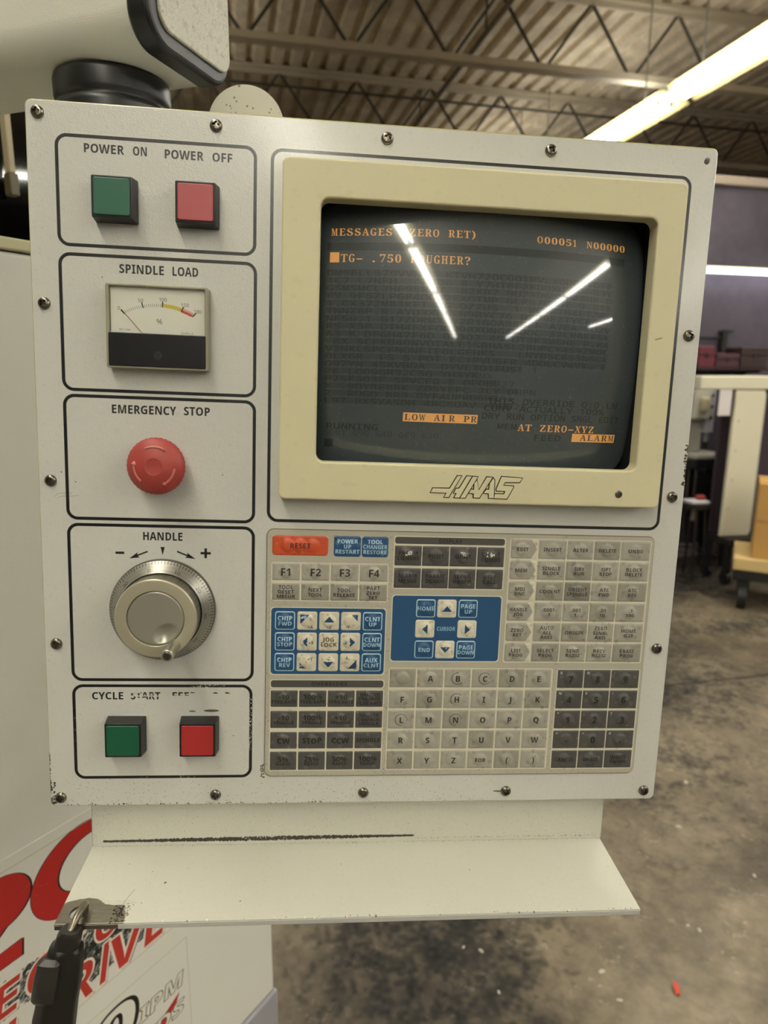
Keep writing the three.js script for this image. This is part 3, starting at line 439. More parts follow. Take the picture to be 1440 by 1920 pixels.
    for (const q of keys) {
      const wk = q.x1 - q.x0, hk = q.y1 - q.y0, mxx = (q.x0 + q.x1) / 2 - (q.point ? 1.2 : 0), my = (q.y0 + q.y1) / 2; c.fillStyle = q.fill; c.beginPath();
      if (q.point) { c.moveTo(q.x0 + 1, q.y0); c.lineTo(q.x1 - 4, q.y0); c.lineTo(q.x1, my); c.lineTo(q.x1 - 4, q.y1); c.lineTo(q.x0 + 1, q.y1); c.lineTo(q.x0, q.y1 - 1); c.lineTo(q.x0, q.y0 + 1); } else c.roundRect(q.x0, q.y0, wk, hk, q.r ?? 0.5);
      c.fill();
      for (let i = 0; i < 16; i++) { c.fillStyle = `rgba(${rnd() < 0.6 ? '40,36,26' : '210,206,190'},${rnd() * 0.16})`; c.beginPath(); c.arc(ranged(q.x0, q.x1), ranged(q.y0, q.y1), ranged(0.2, 1.6), 0, 7); c.fill(); }
      if (q.outline) { c.strokeStyle = '#a8c4cd'; c.lineWidth = 0.7; c.beginPath(); c.roundRect(q.x0 + 0.35, q.y0 + 0.35, wk - 0.7, hk - 0.7, 1.4); c.stroke(); }
      c.fillStyle = q.ink ?? '#2b2926';
      if (q.arrow) {
        c.fillStyle = '#1d3f66'; const s = hk * 0.26, T = (...p) => { c.beginPath(); p.forEach(([x, y], i) => (i ? c.lineTo(x, y) : c.moveTo(x, y))); c.fill(); };
        const A = q.arrow, plain = !q.sub, oy = plain ? 0 : 1.3;
        if (A === 'up') T([mxx - s * 1.05, my + s * 0.6 - oy], [mxx + s * 1.05, my + s * 0.6 - oy], [mxx, my - s * 0.6 - oy]); if (A === 'down') T([mxx - s * 1.05, my - s * 0.6 + oy], [mxx + s * 1.05, my - s * 0.6 + oy], [mxx, my + s * 0.6 + oy]);
        if (A === 'left') T([mxx + s * 0.5 - oy, my - s], [mxx + s * 0.5 - oy, my + s], [mxx - s * 0.6 - oy, my]); if (A === 'right') T([mxx - s * 0.5 + oy, my - s], [mxx - s * 0.5 + oy, my + s], [mxx + s * 0.6 + oy, my]);
        if (A === 'tl') T([q.x0 + 2, q.y0 + 2], [q.x0 + 8, q.y0 + 2], [q.x0 + 2, q.y0 + 8.4]); if (A === 'tr') T([q.x1 - 2, q.y0 + 2], [q.x1 - 6, q.y0 + 2], [q.x1 - 2, q.y0 + 6.4]);
        if (A === 'bl') T([q.x0 + 2, q.y1 - 2], [q.x0 + 6, q.y1 - 2], [q.x0 + 2, q.y1 - 6]); if (A === 'br') T([q.x1 - 2, q.y1 - 2], [q.x1 - 8, q.y1 - 2], [q.x1 - 2, q.y1 - 8.4]);
        if (q.sub) { c.fillStyle = '#3a3b44'; const P = { tl: [[4.4, 4.6], [8.6, 11.4]], up: [[0, 0], [6.5, 11.4]], tr: [[0, 0], [4.6, 11]], left: [[0, 0], [9.4, 7.6]], right: [[3.2, 7.6], [0, 0]], bl: [[9, 4.6], [0, 0]], down: [[6.5, 4.2], [0, 0]], br: [[4.2, 4], [9.6, 11]] }[A]; q.sub.forEach((t, n) => { if (t) { if (A === 'tl' && !n) c.fillStyle = '#a9c0d4'; else c.fillStyle = '#3a3b44'; c.font = 'bold 2.9px sans-serif'; c.textAlign = 'center'; c.fillText(t, q.x0 + P[n][0], q.y0 + P[n][1]); } }); }
      } else {
        const n = q.lines.length, caps = q.lines.map((t, i) => (i && q.cap2 ? q.cap2 : q.cap)), gap = 0.75, total = caps.reduce((a, b) => a + b, 0) + gap * (n - 1); let y = my - total / 2;
        q.lines.forEach((t, i) => { y += caps[i]; c.font = (q.bold || 1 ? 'bold ' : '') + '100px sans-serif'; const nat = c.measureText(t).width * caps[i] / 72.5, tw = Math.min(nat * (q.bold ? 1 : 1.06), wk - (q.point ? 5.5 : 1.3)); fitText(c, t, mxx - tw / 2, mxx + tw / 2, y, caps[i]); y += gap; });
      }
      if (q.corner) { c.fillStyle = '#b9b7ac'; c.font = 'bold 2.6px sans-serif'; c.textAlign = 'left'; c.fillText(q.corner, q.x0 + 1.6, q.y0 + 3.4); }
      if (q.ring) { c.strokeStyle = 'rgba(38,34,24,0.75)'; c.lineWidth = 0.4; c.beginPath(); c.arc(mxx, my, 4.1, ranged(0, 3), ranged(4.5, 7)); c.stroke(); }
      if (q.spot) for (let i = 0; i < 14; i++) pock(c, mxx + ranged(-2.6, 2.6), my - 1.8 + ranged(-1.3, 1.2), ranged(0.3, 0.8), 'rgba(206,202,188,0.9)');
      if (q.worn) for (let i = 0; i < 9; i++) pock(c, mxx + ranged(-5, 5), my + ranged(-5, 5), ranged(0.2, 0.9), rnd() < 0.5 ? 'rgba(214,209,188,0.8)' : 'rgba(120,108,78,0.4)');
    }
    for (const [t, x0, x1, y, cap, ink] of notes) { c.fillStyle = ink; fitText(c, t, x0, x1, y, cap); }
    for (let i = 0; i < 900; i++) { const e = Math.floor(rnd() * 5), x = e === 0 ? ranged(141, 144.5) : e === 1 ? ranged(221, 224.6) : e === 2 ? ranged(338.5, 341) : ranged(141, 402), y = e < 3 ? ranged(250, 420) : e === 3 ? ranged(297, 301) : ranged(417, 420.5); pock(c, x, y, ranged(0.1, 0.5), `rgba(74,66,42,${rnd() * 0.4})`); }
  });
  const film = phys(0xffffff, 0.4, { map: art, bumpMap: peelBump(8, 5), bumpScale: 0.00005 }), artUV = (x, y) => [(x / mm - X0) / WX, 1 + (y / mm + Y0) / HY];
  const pad = mesh('keypad', planarUV(sheet(141.2, 248.5, 402.4, 420.9, 5, 0, 0.7, 0.2, 5), artUV), film, pendant); pad.userData.label = 'grey membrane keypad with blue and dark key blocks';
  for (const q of keys) {
    const n = 20, m = 16, pos = [], uv = [], idx = [], cx = (q.x0 + q.x1) / 2 - (q.point ? 1.2 : 0), cy = (q.y0 + q.y1) / 2, domes = q.domes ?? [0], R = Math.min(4.7, (q.y1 - q.y0) * 0.38);
    const nn = q.domes ? 44 : n;
    for (let j = 0; j <= m; j++) for (let i = 0; i <= nn; i++) {
      const x = q.x0 + (q.x1 - q.x0) * i / nn, y = q.y0 + (q.y1 - q.y0) * j / m, e = Math.min(x - q.x0, q.x1 - x, y - q.y0, q.y1 - y); let z = 0.72 + 0.28 * Math.min(1, e / 0.7);
      if (!q.flat) for (const d of domes) { const r = Math.hypot(x - cx - d, y - cy) / R; if (r < 1) z += 1.0 * Math.pow(1 - Math.pow(r, 3), 0.9); }
      pos.push(x * mm, -y * mm, z * mm); const t = artUV(x * mm, -y * mm); uv.push(...t);
    }
    for (let j = 0; j < m; j++) for (let i = 0; i < nn; i++) { const a = j * (nn + 1) + i; idx.push(a, a + nn + 1, a + nn + 2, a, a + nn + 2, a + 1); }
    const g = new THREE.BufferGeometry(); g.setAttribute('position', new THREE.Float32BufferAttribute(pos, 3)); g.setAttribute('uv', new THREE.Float32BufferAttribute(uv, 2)); g.setIndex(idx); g.computeVertexNormals();
    mesh('key', g, film, pad);
  }
}
// lower body and tool shelf
{
  const bodyArt = canvasOf(1460, 200, (c, w, h) => {
    mottle(c, w, h, '#c1c0b3', 0.04, 20); c.scale(4, 4);   // x 0..365, y 0..50
    for (let i = 0; i < 1500; i++) pock(c, 365 * Math.pow(rnd(), 1.3), ranged(8, 46), ranged(0.06, 0.3), `rgba(58,52,34,${ranged(0.15, 0.6)})`);
    for (let i = 0; i < 2200; i++) { const x = ranged(8, 225), n = Math.sin((x - 8) / 217 * Math.PI); pock(c, x, 38.4 - x * 0.004 + ranged(-1.15, 1.15) * (0.12 + n), ranged(0.3, 0.8), 'rgba(46,42,32,0.8)'); }
    for (let i = 0; i < 160; i++) pock(c, ranged(225, 360), 39.6 + ranged(-0.4, 0.4), ranged(0.08, 0.35), 'rgba(66,60,36,0.6)');
    for (let i = 0; i < 300; i++) pock(c, ranged(2, 363), 42.6 + ranged(-0.7, 0.8), ranged(0.08, 0.4), 'rgba(112,100,58,0.5)');
  });
  mesh('lower_body', planarUV(rbox(22.5 * mm, -479 * mm, -70 * mm, 388 * mm, -436.2 * mm, -10 * mm, 1.2 * mm), (x, y) => [(x / mm - 22.5) / 365.5, 1 + (y / mm + 436) / 50]), phys(0xffffff, 0.42, { map: bodyArt }), pendant);
  const bare = [[22.6, 52.0], [26.1, 49.8], [31.4, 48.4], [36.9, 47.3], [42.6, 48.7], [44.8, 50.0], [48.0, 52.8], [54.2, 53.8], [59.9, 53.6], [60.5, 56.7], [63.0, 61.3], [63.7, 69], [22, 69], [22, 61.5]];
  const drawBare = (c) => { c.beginPath(); bare.forEach(([x, y], i) => { const n = 3, q = bare[(i + 1) % bare.length]; for (let t = 0; t < n; t++) c.lineTo(x - 23 + (q[0] - x) * t / n + ranged(-0.25, 0.25), y + (q[1] - y) * t / n + ranged(-0.25, 0.25)); }); c.fill(); };
  seed = 99; const shelfArt = canvasOf(1820, 345, (c, w, h) => {
    mottle(c, w, h, '#c1c0b3', 0.035, 22); c.scale(5, 5);
    for (let i = 0; i < 800; i++) pock(c, ranged(2, 362), 69 * Math.pow(rnd(), 0.7), ranged(0.05, 0.22), `rgba(66,60,42,${ranged(0.15, 0.5)})`);
    for (const [x, y, r] of [[57.7, 35.8, 0.8], [47, 25.4, 0.4], [39, 53.2, 0.5], [42.5, 54, 0.4], [47, 52.6, 0.35], [108, 53.2, 0.5], [172, 21.9, 0.4], [260, 30, 0.4], [30, 18, 0.4]]) pock(c, x, y, r, 'rgba(48,44,34,0.85)');
    for (let i = 0; i < 60; i++) pock(c, ranged(42, 360), 67.6 + ranged(-0.8, 0.8), ranged(0.15, 0.6), rnd() < 0.5 ? 'rgba(60,52,36,0.7)' : 'rgba(235,233,222,0.8)');
    for (let i = 0; i < 100; i++) pock(c, ranged(0, 364), ranged(0, 1.4), ranged(0.15, 0.5), 'rgba(84,76,46,0.5)');
    c.fillStyle = '#8a8376'; drawBare(c); for (let i = 0; i < 300; i++) { c.fillStyle = `rgba(${rnd() < 0.5 ? '50,44,36' : '190,184,170'},0.14)`; c.fillRect(ranged(0, 40), ranged(50, 69), ranged(1, 8), 0.2); }
    for (let i = 0; i < 110; i++) pock(c, 39 + ranged(-7, 2.5), ranged(54.5, 68), ranged(0.15, 0.7), 'rgba(48,42,32,0.75)');
    c.strokeStyle = 'rgba(40,34,26,0.8)'; c.lineWidth = 0.2; c.beginPath(); c.moveTo(36, 53); c.quadraticCurveTo(38, 45, 40, 41); c.stroke();
  });
  seed = 99; const shelfMetal = canvasOf(910, 172, (c, w, h) => { c.fillStyle = '#000'; c.fillRect(0, 0, w, h); c.scale(2.5, 2.5); c.fillStyle = '#0000e6'; drawBare(c); }, false);
  const tilt = Math.atan2(4, 67), s = new THREE.Shape(); s.moveTo(23 * mm, 0); s.lineTo(387 * mm, 0); s.lineTo(387 * mm, -68 * mm); s.lineTo(23 * mm, -68 * mm); s.lineTo(23 * mm, 0);
  const hp = new THREE.Path(); hp.absarc(34.6 * mm, -59.2 * mm, 5.7 * mm, 0, Math.PI * 2, true); s.holes.push(hp);
  const shelfUV = (x, y) => [(x / mm - 23) / 364, 1 + y / (69 * mm)];
  const g = planarUV(plate(s, -1.6 * mm, 0, 0.3 * mm, 20), shelfUV);
  const shelf = mesh('tool_shelf', g, phys(0xffffff, 0.4, { map: shelfArt, metalnessMap: shelfMetal, metalness: 1 }), pendant); shelf.userData.label = 'folded shelf with a bare metal corner and hook hole';
  mesh('shelf_lip', rbox(60 * mm, -68.2 * mm, -4.4 * mm, 387 * mm, -66.8 * mm, -0.8 * mm, 0.5 * mm), plainPaint, shelf); mesh('bare_lip', rbox(23 * mm, -68.2 * mm, -4.2 * mm, 60 * mm, -66.8 * mm, -0.8 * mm, 0.5 * mm), std(0x857e71, 0.4, 0.9), shelf);
  // local shelf plane: x right, -y towards the viewer, z up
  shelf.quaternion.setFromRotationMatrix(new THREE.Matrix4().makeBasis(V(1, 0, 0), V(0, Math.sin(tilt), -Math.cos(tilt)), V(0, Math.cos(tilt), Math.sin(tilt)))); shelf.position.copy(at(0, 478, -10));
}
// mounting knuckle behind the top edge
{
  const chips = canvasOf(256, 256, (c, w, h) => { mottle(c, w, h, '#b9b6a2', 0.06, 10); for (let i = 0; i < 70; i++) pock(c, rnd() * w, rnd() * h, ranged(1, 5), 'rgba(60,54,38,0.6)'); });
  const k = mesh('mounting_knuckle', new THREE.CylinderGeometry(27 * mm, 27 * mm, 18 * mm, 48).rotateX(Math.PI / 2), phys(0xffffff, 0.5, { map: chips }), pendant); k.position.copy(at(115, -30, -104)); mesh('knuckle_neck', rbox(94 * mm, 0, -118 * mm, 126 * mm, 40 * mm, -92 * mm, 3 * mm).translate(-110 * mm, -40 * mm, 104 * mm), plainPaint, k);
}

// ------------------------------------------------------------------ boom arm over the pendant
{
  const arm = thing('boom_arm', 'white box-section boom arm with black end gasket above the pendant', 'support arm'); arm.position.set(-0.051, 1.65, -0.498);
  arm.quaternion.setFromRotationMatrix(new THREE.Matrix4().makeBasis(V(0.524, 0, -0.852), V(0, 1, 0), V(0.852, 0, 0.524)));   // x across, y up, z out of the open end
  const outline = (g) => roundedShape(-g, -g, 0.09 + g, 0.26 + g, 0.02 + g), armPaint = phys(new THREE.Color('#cdccc0'), 0.42, { bumpMap: peelBump(30, 30), bumpScale: 0.0001 });
  mesh('beam', plate(outline(0), -0.42, -0.003, 0, 10), armPaint, arm);
  mesh('end_gasket', plate(outline(0.0015), -0.0028, 0.0135, 0.003, 10), phys(0x121210, 0.45), arm);
  const speck = canvasOf(512, 1024, (c, w, h) => { mottle(c, w, h, '#b5b2a2', 0.3, 9); for (let i = 0; i < 1400; i++) pock(c, rnd() * w, h - rnd() * h, ranged(0.5, 3), `rgba(52,46,34,${ranged(0.1, 0.4)})`); for (let i = 0; i < 500; i++) pock(c, rnd() * w, rnd() * h, ranged(3, 12), 'rgba(70,64,54,0.10)'); });
  mesh('end_plate', planarUV(plate(roundedShape(0.008, 0.009, 0.0895, 0.25, 0.012), 0.0125, 0.0155, 0.001, 8), (x, y) => [x / 0.106, y / 0.26]), phys(0xffffff, 0.55, { map: speck }), arm);
  const rubber = phys(0x1d1c1a, 0.38), pr = [[0.03, 0], [0.046, 0], [0.0475, -0.003], [0.0475, -0.013], [0.0465, -0.0165], [0.0445, -0.018], [0.0475, -0.0195], [0.049, -0.023], [0.049, -0.043], [0.0475, -0.046], [0.03, -0.046]].map(([r, y]) => new THREE.Vector2(r * 0.84, y));
  const col = mesh('swivel_boot', new THREE.LatheGeometry(pr.reverse(), 56), rubber, arm); col.position.set(0.05, -0.0005, -0.058); col.userData.label = 'black ribbed rubber swivel boot';
}

// ------------------------------------------------------------------ machine enclosure behind the pendant (its angled corner panel, 45 degrees to the hall)
{
  const m = thing('machining_centre', 'white machine enclosure with red and black lettering behind the pendant', 'machine'); m.position.set(0.03088, 0, -0.8696);
  m.quaternion.setFromRotationMatrix(new THREE.Matrix4().makeBasis(V(Math.SQRT1_2, 0, -Math.SQRT1_2), V(0, 1, 0), V(Math.SQRT1_2, 0, Math.SQRT1_2)));   // x along the panel (its right end at 0), z towards the hall
  const white = phys(new THREE.Color('#d0cfc4'), 0.3, { bumpMap: peelBump(14, 14), bumpScale: 0.00008 });
  mesh('corner_panel', rbox(-1.3, 0.532, -0.5, 0, 1.545, 0, 0.004), white, m);
  mesh('top_flange', rbox(-1.3, 1.546, -0.06, 0.0, 1.5565, 0.002, 0.002), phys(new THREE.Color('#b9b48f'), 0.4), m);
  mesh('base', rbox(-1.3, 0.02, -0.49, 0.004, 0.5315, 0.004, 0.004), phys(0x8f8d92, 0.5), m);
const cabin = phys(new THREE.Color('#8f8d84'), 0.6);   // added closed cabin above the flange, glazed here, shaped so the gap looks dark
  mesh('added_cabin_back', rbox(-1.3, 1.557, -0.92, -0.01, 2.4, -0.9, 0.004), cabin, m); mesh('added_cabin_roof', rbox(-1.3, 2.4, -0.92, -0.01, 2.42, -0.325, 0.004), cabin, m);
  for (const x of [-1.3, -0.025]) mesh('added_cabin_side', rbox(x, 1.557, -0.9, x + 0.015, 2.4, -0.345, 0.004), cabin, m);
  mesh('added_cabin_floor', rbox(-1.3, 1.5575, -0.9, -0.01, 1.567, -0.345, 0.004), cabin, m);
  mesh('added_cabin_window', box(-1.285, 1.567, -0.338, -0.025, 2.4, -0.333), phys(0x8a8880, 0.04, { transmission: 1, thickness: 0 }), m);
  mesh('boom_mount', rbox(-0.62, 1.557, -0.3, -0.5, 1.95, -0.16, 0.01), white, m);
  mesh('window_post', rbox(-0.104, 1.692, -0.325, -0.096, 2.35, -0.312, 0.002), phys(0xa29678, 0.5), m);
  mesh('post_shoe', rbox(-0.106, 1.665, -0.325, -0.094, 1.692, -0.310, 0.002), phys(0x5a5138, 0.5), m);
  // lettering film: canvas millimetres, x from -430 to -120 along the panel, y from 1000 down to 600
  const SX = -430, EX = -120, TY = 1000, BY = 600, k = 4.4;
  const RED = '#a82420', BLACK = '#191714';
  const art = canvasOf((EX - SX) * k, (TY - BY) * k, (c, w, h) => {
    mottle(c, w, h, '#d0cfc4', 0.02, 26); c.scale(k, k); c.translate(-SX, TY);   // y now runs from -1000 (top) to -600
    const word = (t, x0, x1, base, cap, fill, rim, shade, slant = 0.22) => {
      c.save(); c.font = 'bold 100px sans-serif'; const wd = c.measureText(t).width; c.transform(1, 0, -slant, 1, x0, -base); c.scale((x1 - x0) / wd, cap / 72.5); c.lineJoin = 'round';
      if (shade) { c.fillStyle = shade; c.fillText(t, 5, 5); } if (rim) { c.strokeStyle = rim[0]; c.lineWidth = rim[1]; c.strokeText(t, 0, 0); } c.fillStyle = fill; c.fillText(t, 0, 0); c.restore();
    };
    // large 2 and 0
    const disc = (col, dx, dy) => { c.save(); c.translate(dx, dy); c.fillStyle = col; c.beginPath(); c.ellipse(-369, -957, 31.5, 27, -0.12, 0, 6.3); c.fill(); c.beginPath(); c.moveTo(-392, -935); c.lineTo(-362, -932); c.lineTo(-398, -905); c.lineTo(-351, -908); c.lineTo(-353, -890); c.lineTo(-430, -890); c.fill();
      c.beginPath(); c.ellipse(-287, -943, 54, 44, -0.42, 0, 6.3); c.ellipse(-279, -946, 33, 26, -0.42, 0, 6.3); c.fill('evenodd'); c.restore(); };
    disc(BLACK, 1.8, 0.6); disc(BLACK, -0.6, -0.4); disc(RED, 0, 0);
    // dark shimmering ground behind the two words
    for (const [x0, x1, y0, y1] of [[-425, -190, -874, -836], [-318, -188, -846, -800]]) for (let i = 0; i < 2600; i++) { c.fillStyle = rnd() < 0.8 ? `rgba(22,24,24,${ranged(0.3, 0.9)})` : `rgba(${rnd() < 0.5 ? '190,190,176' : '60,84,80'},${ranged(0.2, 0.7)})`; c.beginPath(); c.ellipse(ranged(x0, x1), ranged(y0, y1), ranged(0.8, 3.2), ranged(0.5, 1.6), -0.6, 0, 7); c.fill(); }
    for (const [t, x0, x1] of [['V', -430, -397], ['E', -393, -361], ['C', -358, -324], ['T', -318, -286], ['O', -282, -246], ['R', -241, -206]]) word(t, x0, x1, 838, 35, '#b0332b', ['#d8cfc0', 9], BLACK);
    for (const [t, x0, x1] of [['A', -424, -390], ['L', -386, -360], ['D', -354, -322], ['R', -319, -285], ['l', -281, -266], ['V', -268, -224], ['E', -224, -188]]) word(t, x0, x1, 786, 43, '#b0332b', ['#d8cfc0', 9], BLACK);
    c.strokeStyle = '#aba57e'; c.lineWidth = 0.7; for (const y of [988, 781]) { c.beginPath(); c.moveTo(-430, -y); c.lineTo(-150, -y); c.stroke(); } c.strokeRect(-429, -752, 272, 140);
    // 710 IPM RAPIDS
    c.save(); c.transform(1, 0, -0.2, 1, -428, -686); c.lineJoin = 'round'; c.font = 'bold 100px sans-serif'; const wd = c.measureText('710').width; c.scale(190 / wd, 54 / 72.5); c.fillStyle = BLACK; c.fillText('710', 5, 3); c.strokeStyle = BLACK; c.lineWidth = 9; c.strokeText('710', 0, 0); c.fillStyle = '#d3d1c4'; c.fillText('710', 0, 0); c.restore();
    c.fillStyle = RED; c.beginPath(); c.moveTo(-260, -640); c.lineTo(-172, -684); c.lineTo(-178, -672); c.lineTo(-236, -628); c.fill();
    const open = (t, x0, x1, base, cap) => { c.save(); c.font = 'bold 100px sans-serif'; const q = c.measureText(t).width; c.transform(1, 0, -0.2, 1, x0, -base); c.scale((x1 - x0) / q, cap / 72.5); c.lineWidth = 7; c.strokeStyle = '#3a372f'; c.strokeText(t, 0, 0); c.fillStyle = '#cfccbc'; c.fillText(t, 0, 0); c.restore(); };
    open('IPM', -234, -166, 690, 20); open('RAPIDS', -300, -168, 652, 19);
    for (let i = 0; i < 60; i++) pock(c, ranged(-425, -200), ranged(-990, -790), ranged(0.15, 0.5), 'rgba(220,214,198,0.5)');
    for (let i = 0; i < 8; i++) { c.strokeStyle = 'rgba(220,200,190,0.35)'; c.lineWidth = 0.3; const x = ranged(-400, -330), y = ranged(-975, -915); c.beginPath(); c.moveTo(x, y); c.lineTo(x + ranged(5, 18), y + ranged(-6, 10)); c.stroke(); }
  });
  mesh('lettering_film', planarUV(box(SX * mm, BY * mm, 0.0002, EX * mm, TY * mm, 0.0008), (x, y) => [(x / mm - SX) / (EX - SX), (y / mm - BY) / (TY - BY)]), phys(0xffffff, 0.32, { map: art }), m);
}

// ------------------------------------------------------------------ air gun hung in the shelf hole
{
  const gun = thing('air_gun', 'black plastic air gun hung by its steel nozzle in the shelf hole', 'air gun'); gun.position.copy(PANEL_ORIGIN); gun.quaternion.copy(PANEL_TURN);
  const black = phys(0x161513, 0.36, { bumpMap: peelBump(3, 3), bumpScale: 0.0003 });
  mesh('nozzle', new THREE.TubeGeometry(new THREE.CatmullRomCurve3([at(36.4, 492, 46.5), at(37.4, 480, 47.5), at(38.6, 475.4, 50), at(38.4, 474.2, 56), at(37.3, 475.6, 62), at(35.6, 480, 66)]), 40, 2.2 * mm, 14), std(0x8b8273, 0.35, 0.9), gun);
  const ring = (x, y, h, rx, rz, n = 22) => Array.from({ length: n }, (_, i) => { const a = i / n * 6.2832, e = 0.62, cx = Math.sign(Math.cos(a)) * Math.pow(Math.abs(Math.cos(a)), e), sz = Math.sign(Math.sin(a)) * Math.pow(Math.abs(Math.sin(a)), e); return at(x + cx * rx, y + cx * rx * 0.12, h + sz * rz); });
  const loft = (rings) => { const n = rings[0].length, pos = [], idx = []; rings.forEach((r) => r.forEach((p) => pos.push(p.x, p.y, p.z))); for (let j = 0; j < rings.length - 1; j++) for (let i = 0; i < n; i++) { const a = j * n + i, b = j * n + (i + 1) % n; idx.push(a, a + n, b + n, a, b + n, b); } for (const [o, f] of [[0, 1], [(rings.length - 1) * n, 0]]) for (let i = 1; i < n - 1; i++) f ? idx.push(o, o + i, o + i + 1) : idx.push(o, o + i + 1, o + i); const g = new THREE.BufferGeometry(); g.setAttribute('position', new THREE.Float32BufferAttribute(pos, 3)); g.setIndex(idx); g.computeVertexNormals(); return toCreasedNormals(g, 0.7); };
  mesh('nozzle_nut', loft([ring(36, 478.6, 66, 5, 4.6), ring(35.4, 481, 66, 6.6, 5.6), ring(33, 490, 66, 7.4, 6), ring(32.6, 491.5, 66, 6.4, 5.4)]), phys(0x24221f, 0.3), gun);
  mesh('grip', loft([ring(33.5, 487.5, 66, 6.6, 5), ring(33, 490, 66, 9.2, 6.6), ring(31.4, 499, 66, 10.6, 7), ring(29.4, 512, 66, 11.2, 7.2), ring(26.6, 526, 66, 11.4, 7.4), ring(24.8, 537, 66, 12, 7.6), ring(22.6, 556, 66, 11.8, 7.6), ring(21, 575, 66, 11.4, 7.6), ring(20, 604, 66, 11, 7.4), ring(20, 610, 66, 9, 6)]), black, gun);
  mesh('trigger_lever', loft([ring(26.5, 492.5, 71, 3.5, 2), ring(25.6, 495, 72, 6.4, 3.4), ring(23.6, 506, 72, 7, 3.8), ring(21.4, 519, 71.6, 7, 3.6), ring(21, 522, 71, 6, 2.4)]), phys(0x2a2825, 0.42, { bumpMap: peelBump(1, 1), bumpScale: 0.0002 }), gun);
}

// ------------------------------------------------------------------ along the partition: bench, small machine, stool, carts
const darkSteel = std(0x24211e, 0.6, 0.3), blackPaint = phys(0x191817, 0.5), creamPaint = phys(new THREE.Color('#d9d4bd'), 0.5), greyPaint = phys(new THREE.Color('#bebbad'), 0.5);
{ // bench against the partition
  const b = thing('workbench', 'dark steel workbench against the partition wall carrying a grey drill', 'workbench'); b.position.set(3.45, 0, -4.42);
  mesh('bench_top', rbox(-0.4, 0.76, -0.16, 0.2, 0.83, 0.16, 0.006), blackPaint, b);
  for (const [x, z] of [[-0.36, -0.12], [0.16, -0.12], [-0.36, 0.12], [0.16, 0.12]]) mesh('leg', box(x - 0.018, 0, z - 0.018, x + 0.018, 0.76, z + 0.018), darkSteel, b);
  mesh('lower_shelf', rbox(-0.34, 0.42, -0.14, 0.14, 0.45, 0.14, 0.004), darkSteel, b);
  for (const [x, w, h] of [[-0.24, 0.12, 0.2], [-0.09, 0.13, 0.26], [0.06, 0.12, 0.18]]) tag(mesh('parts_bin', rbox(x - w / 2, 0.451, -0.12, x + w / 2, 0.451 + h, 0.12, 0.01).translate(3.45, 0, -4.42), phys(0x14120f, 0.6)), 'black parts bin on the lower shelf of the dark workbench', 'bin', 'bins under the workbench');
  const hose = mesh('hanging_hose', new THREE.TubeGeometry(new THREE.CatmullRomCurve3([V(3.20, 0.76, -4.245), V(3.205, 0.32, -4.245), V(3.23, 0.22, -4.245), V(3.255, 0.32, -4.245), V(3.26, 0.76, -4.245)]), 30, 0.009, 8), phys(0x2b2320, 0.5)); tag(hose, 'thin black hose hanging in a loop below the workbench', 'hose');
}
{ // grey bench drill
  const d = thing('bench_drill', 'pale grey bench drill with round motor cap standing on the workbench', 'drill'); d.position.set(3.40, 0.83, -4.43);
  mesh('foot', rbox(-0.13, 0, -0.14, 0.15, 0.03, 0.16, 0.006), greyPaint, d);
  mesh('column', rbox(-0.14, 0.03, -0.12, 0.02, 0.5, 0.0, 0.012), greyPaint, d);
  mesh('head', rbox(-0.15, 0.28, -0.02, 0.0, 0.52, 0.1, 0.015), phys(new THREE.Color('#c6c4b6'), 0.5), d);
  mesh('motor_cap', new THREE.LatheGeometry([[0, 0.11], [0.022, 0.108], [0.03, 0.1], [0.031, 0.07], [0.028, 0.066], [0.031, 0.062], [0.031, 0.02], [0.024, 0.01], [0, 0.008]].map(([r, y]) => new THREE.Vector2(r, y)), 24).translate(-0.075, 0.33, 0.125), phys(new THREE.Color('#c9bf9c'), 0.45), d);
  mesh('switch_plate', rbox(0.0, 0.18, -0.03, 0.07, 0.52, 0.05, 0.006), phys(0xaba6ac, 0.5), d);
  for (const y of [0.45, 0.37, 0.29]) mesh('switch_knob', new THREE.CylinderGeometry(0.011, 0.011, 0.014, 12).rotateX(Math.PI / 2).translate(0.035, y, 0.056), blackPaint, d);
  mesh('quill', new THREE.CylinderGeometry(0.022, 0.022, 0.12, 16).translate(0.045, 0.17, 0.02), std(0xa7a4a8, 0.3, 0.8), d);
  mesh('chuck', new THREE.CylinderGeometry(0.024, 0.012, 0.06, 16).translate(0.045, 0.08, 0.02), darkSteel, d);
  mesh('feed_handle', bar(V(-0.16, 0.24, 0.06), V(-0.2, 0.15, 0.12), 0.006), darkSteel, d);
}
{ // notice sheet pinned on the wall
  tag(mesh('paper_notice', rbox(3.15, 1.165, -3.949, 3.245, 1.335, -3.946, 0.001), std(0xdad4d4, 0.8)), 'white paper sheet hanging from the cream cabinet top', 'paper');
  const p = thing('air_pipe', 'thin black air pipe with a valve fixed on the partition wall', 'pipe'); p.position.set(0, 0, -4.57);
  mesh('pipe', bar(V(3.1, 1.70, 0), V(3.62, 1.70, 0), 0.01), darkSteel, p); mesh('valve', rbox(3.6, 1.6, -0.02, 3.64, 1.76, 0.03, 0.006), darkSteel, p); mesh('lever', rbox(3.58, 1.735, -0.01, 3.70, 1.755, 0.015, 0.004), darkSteel, p);
}
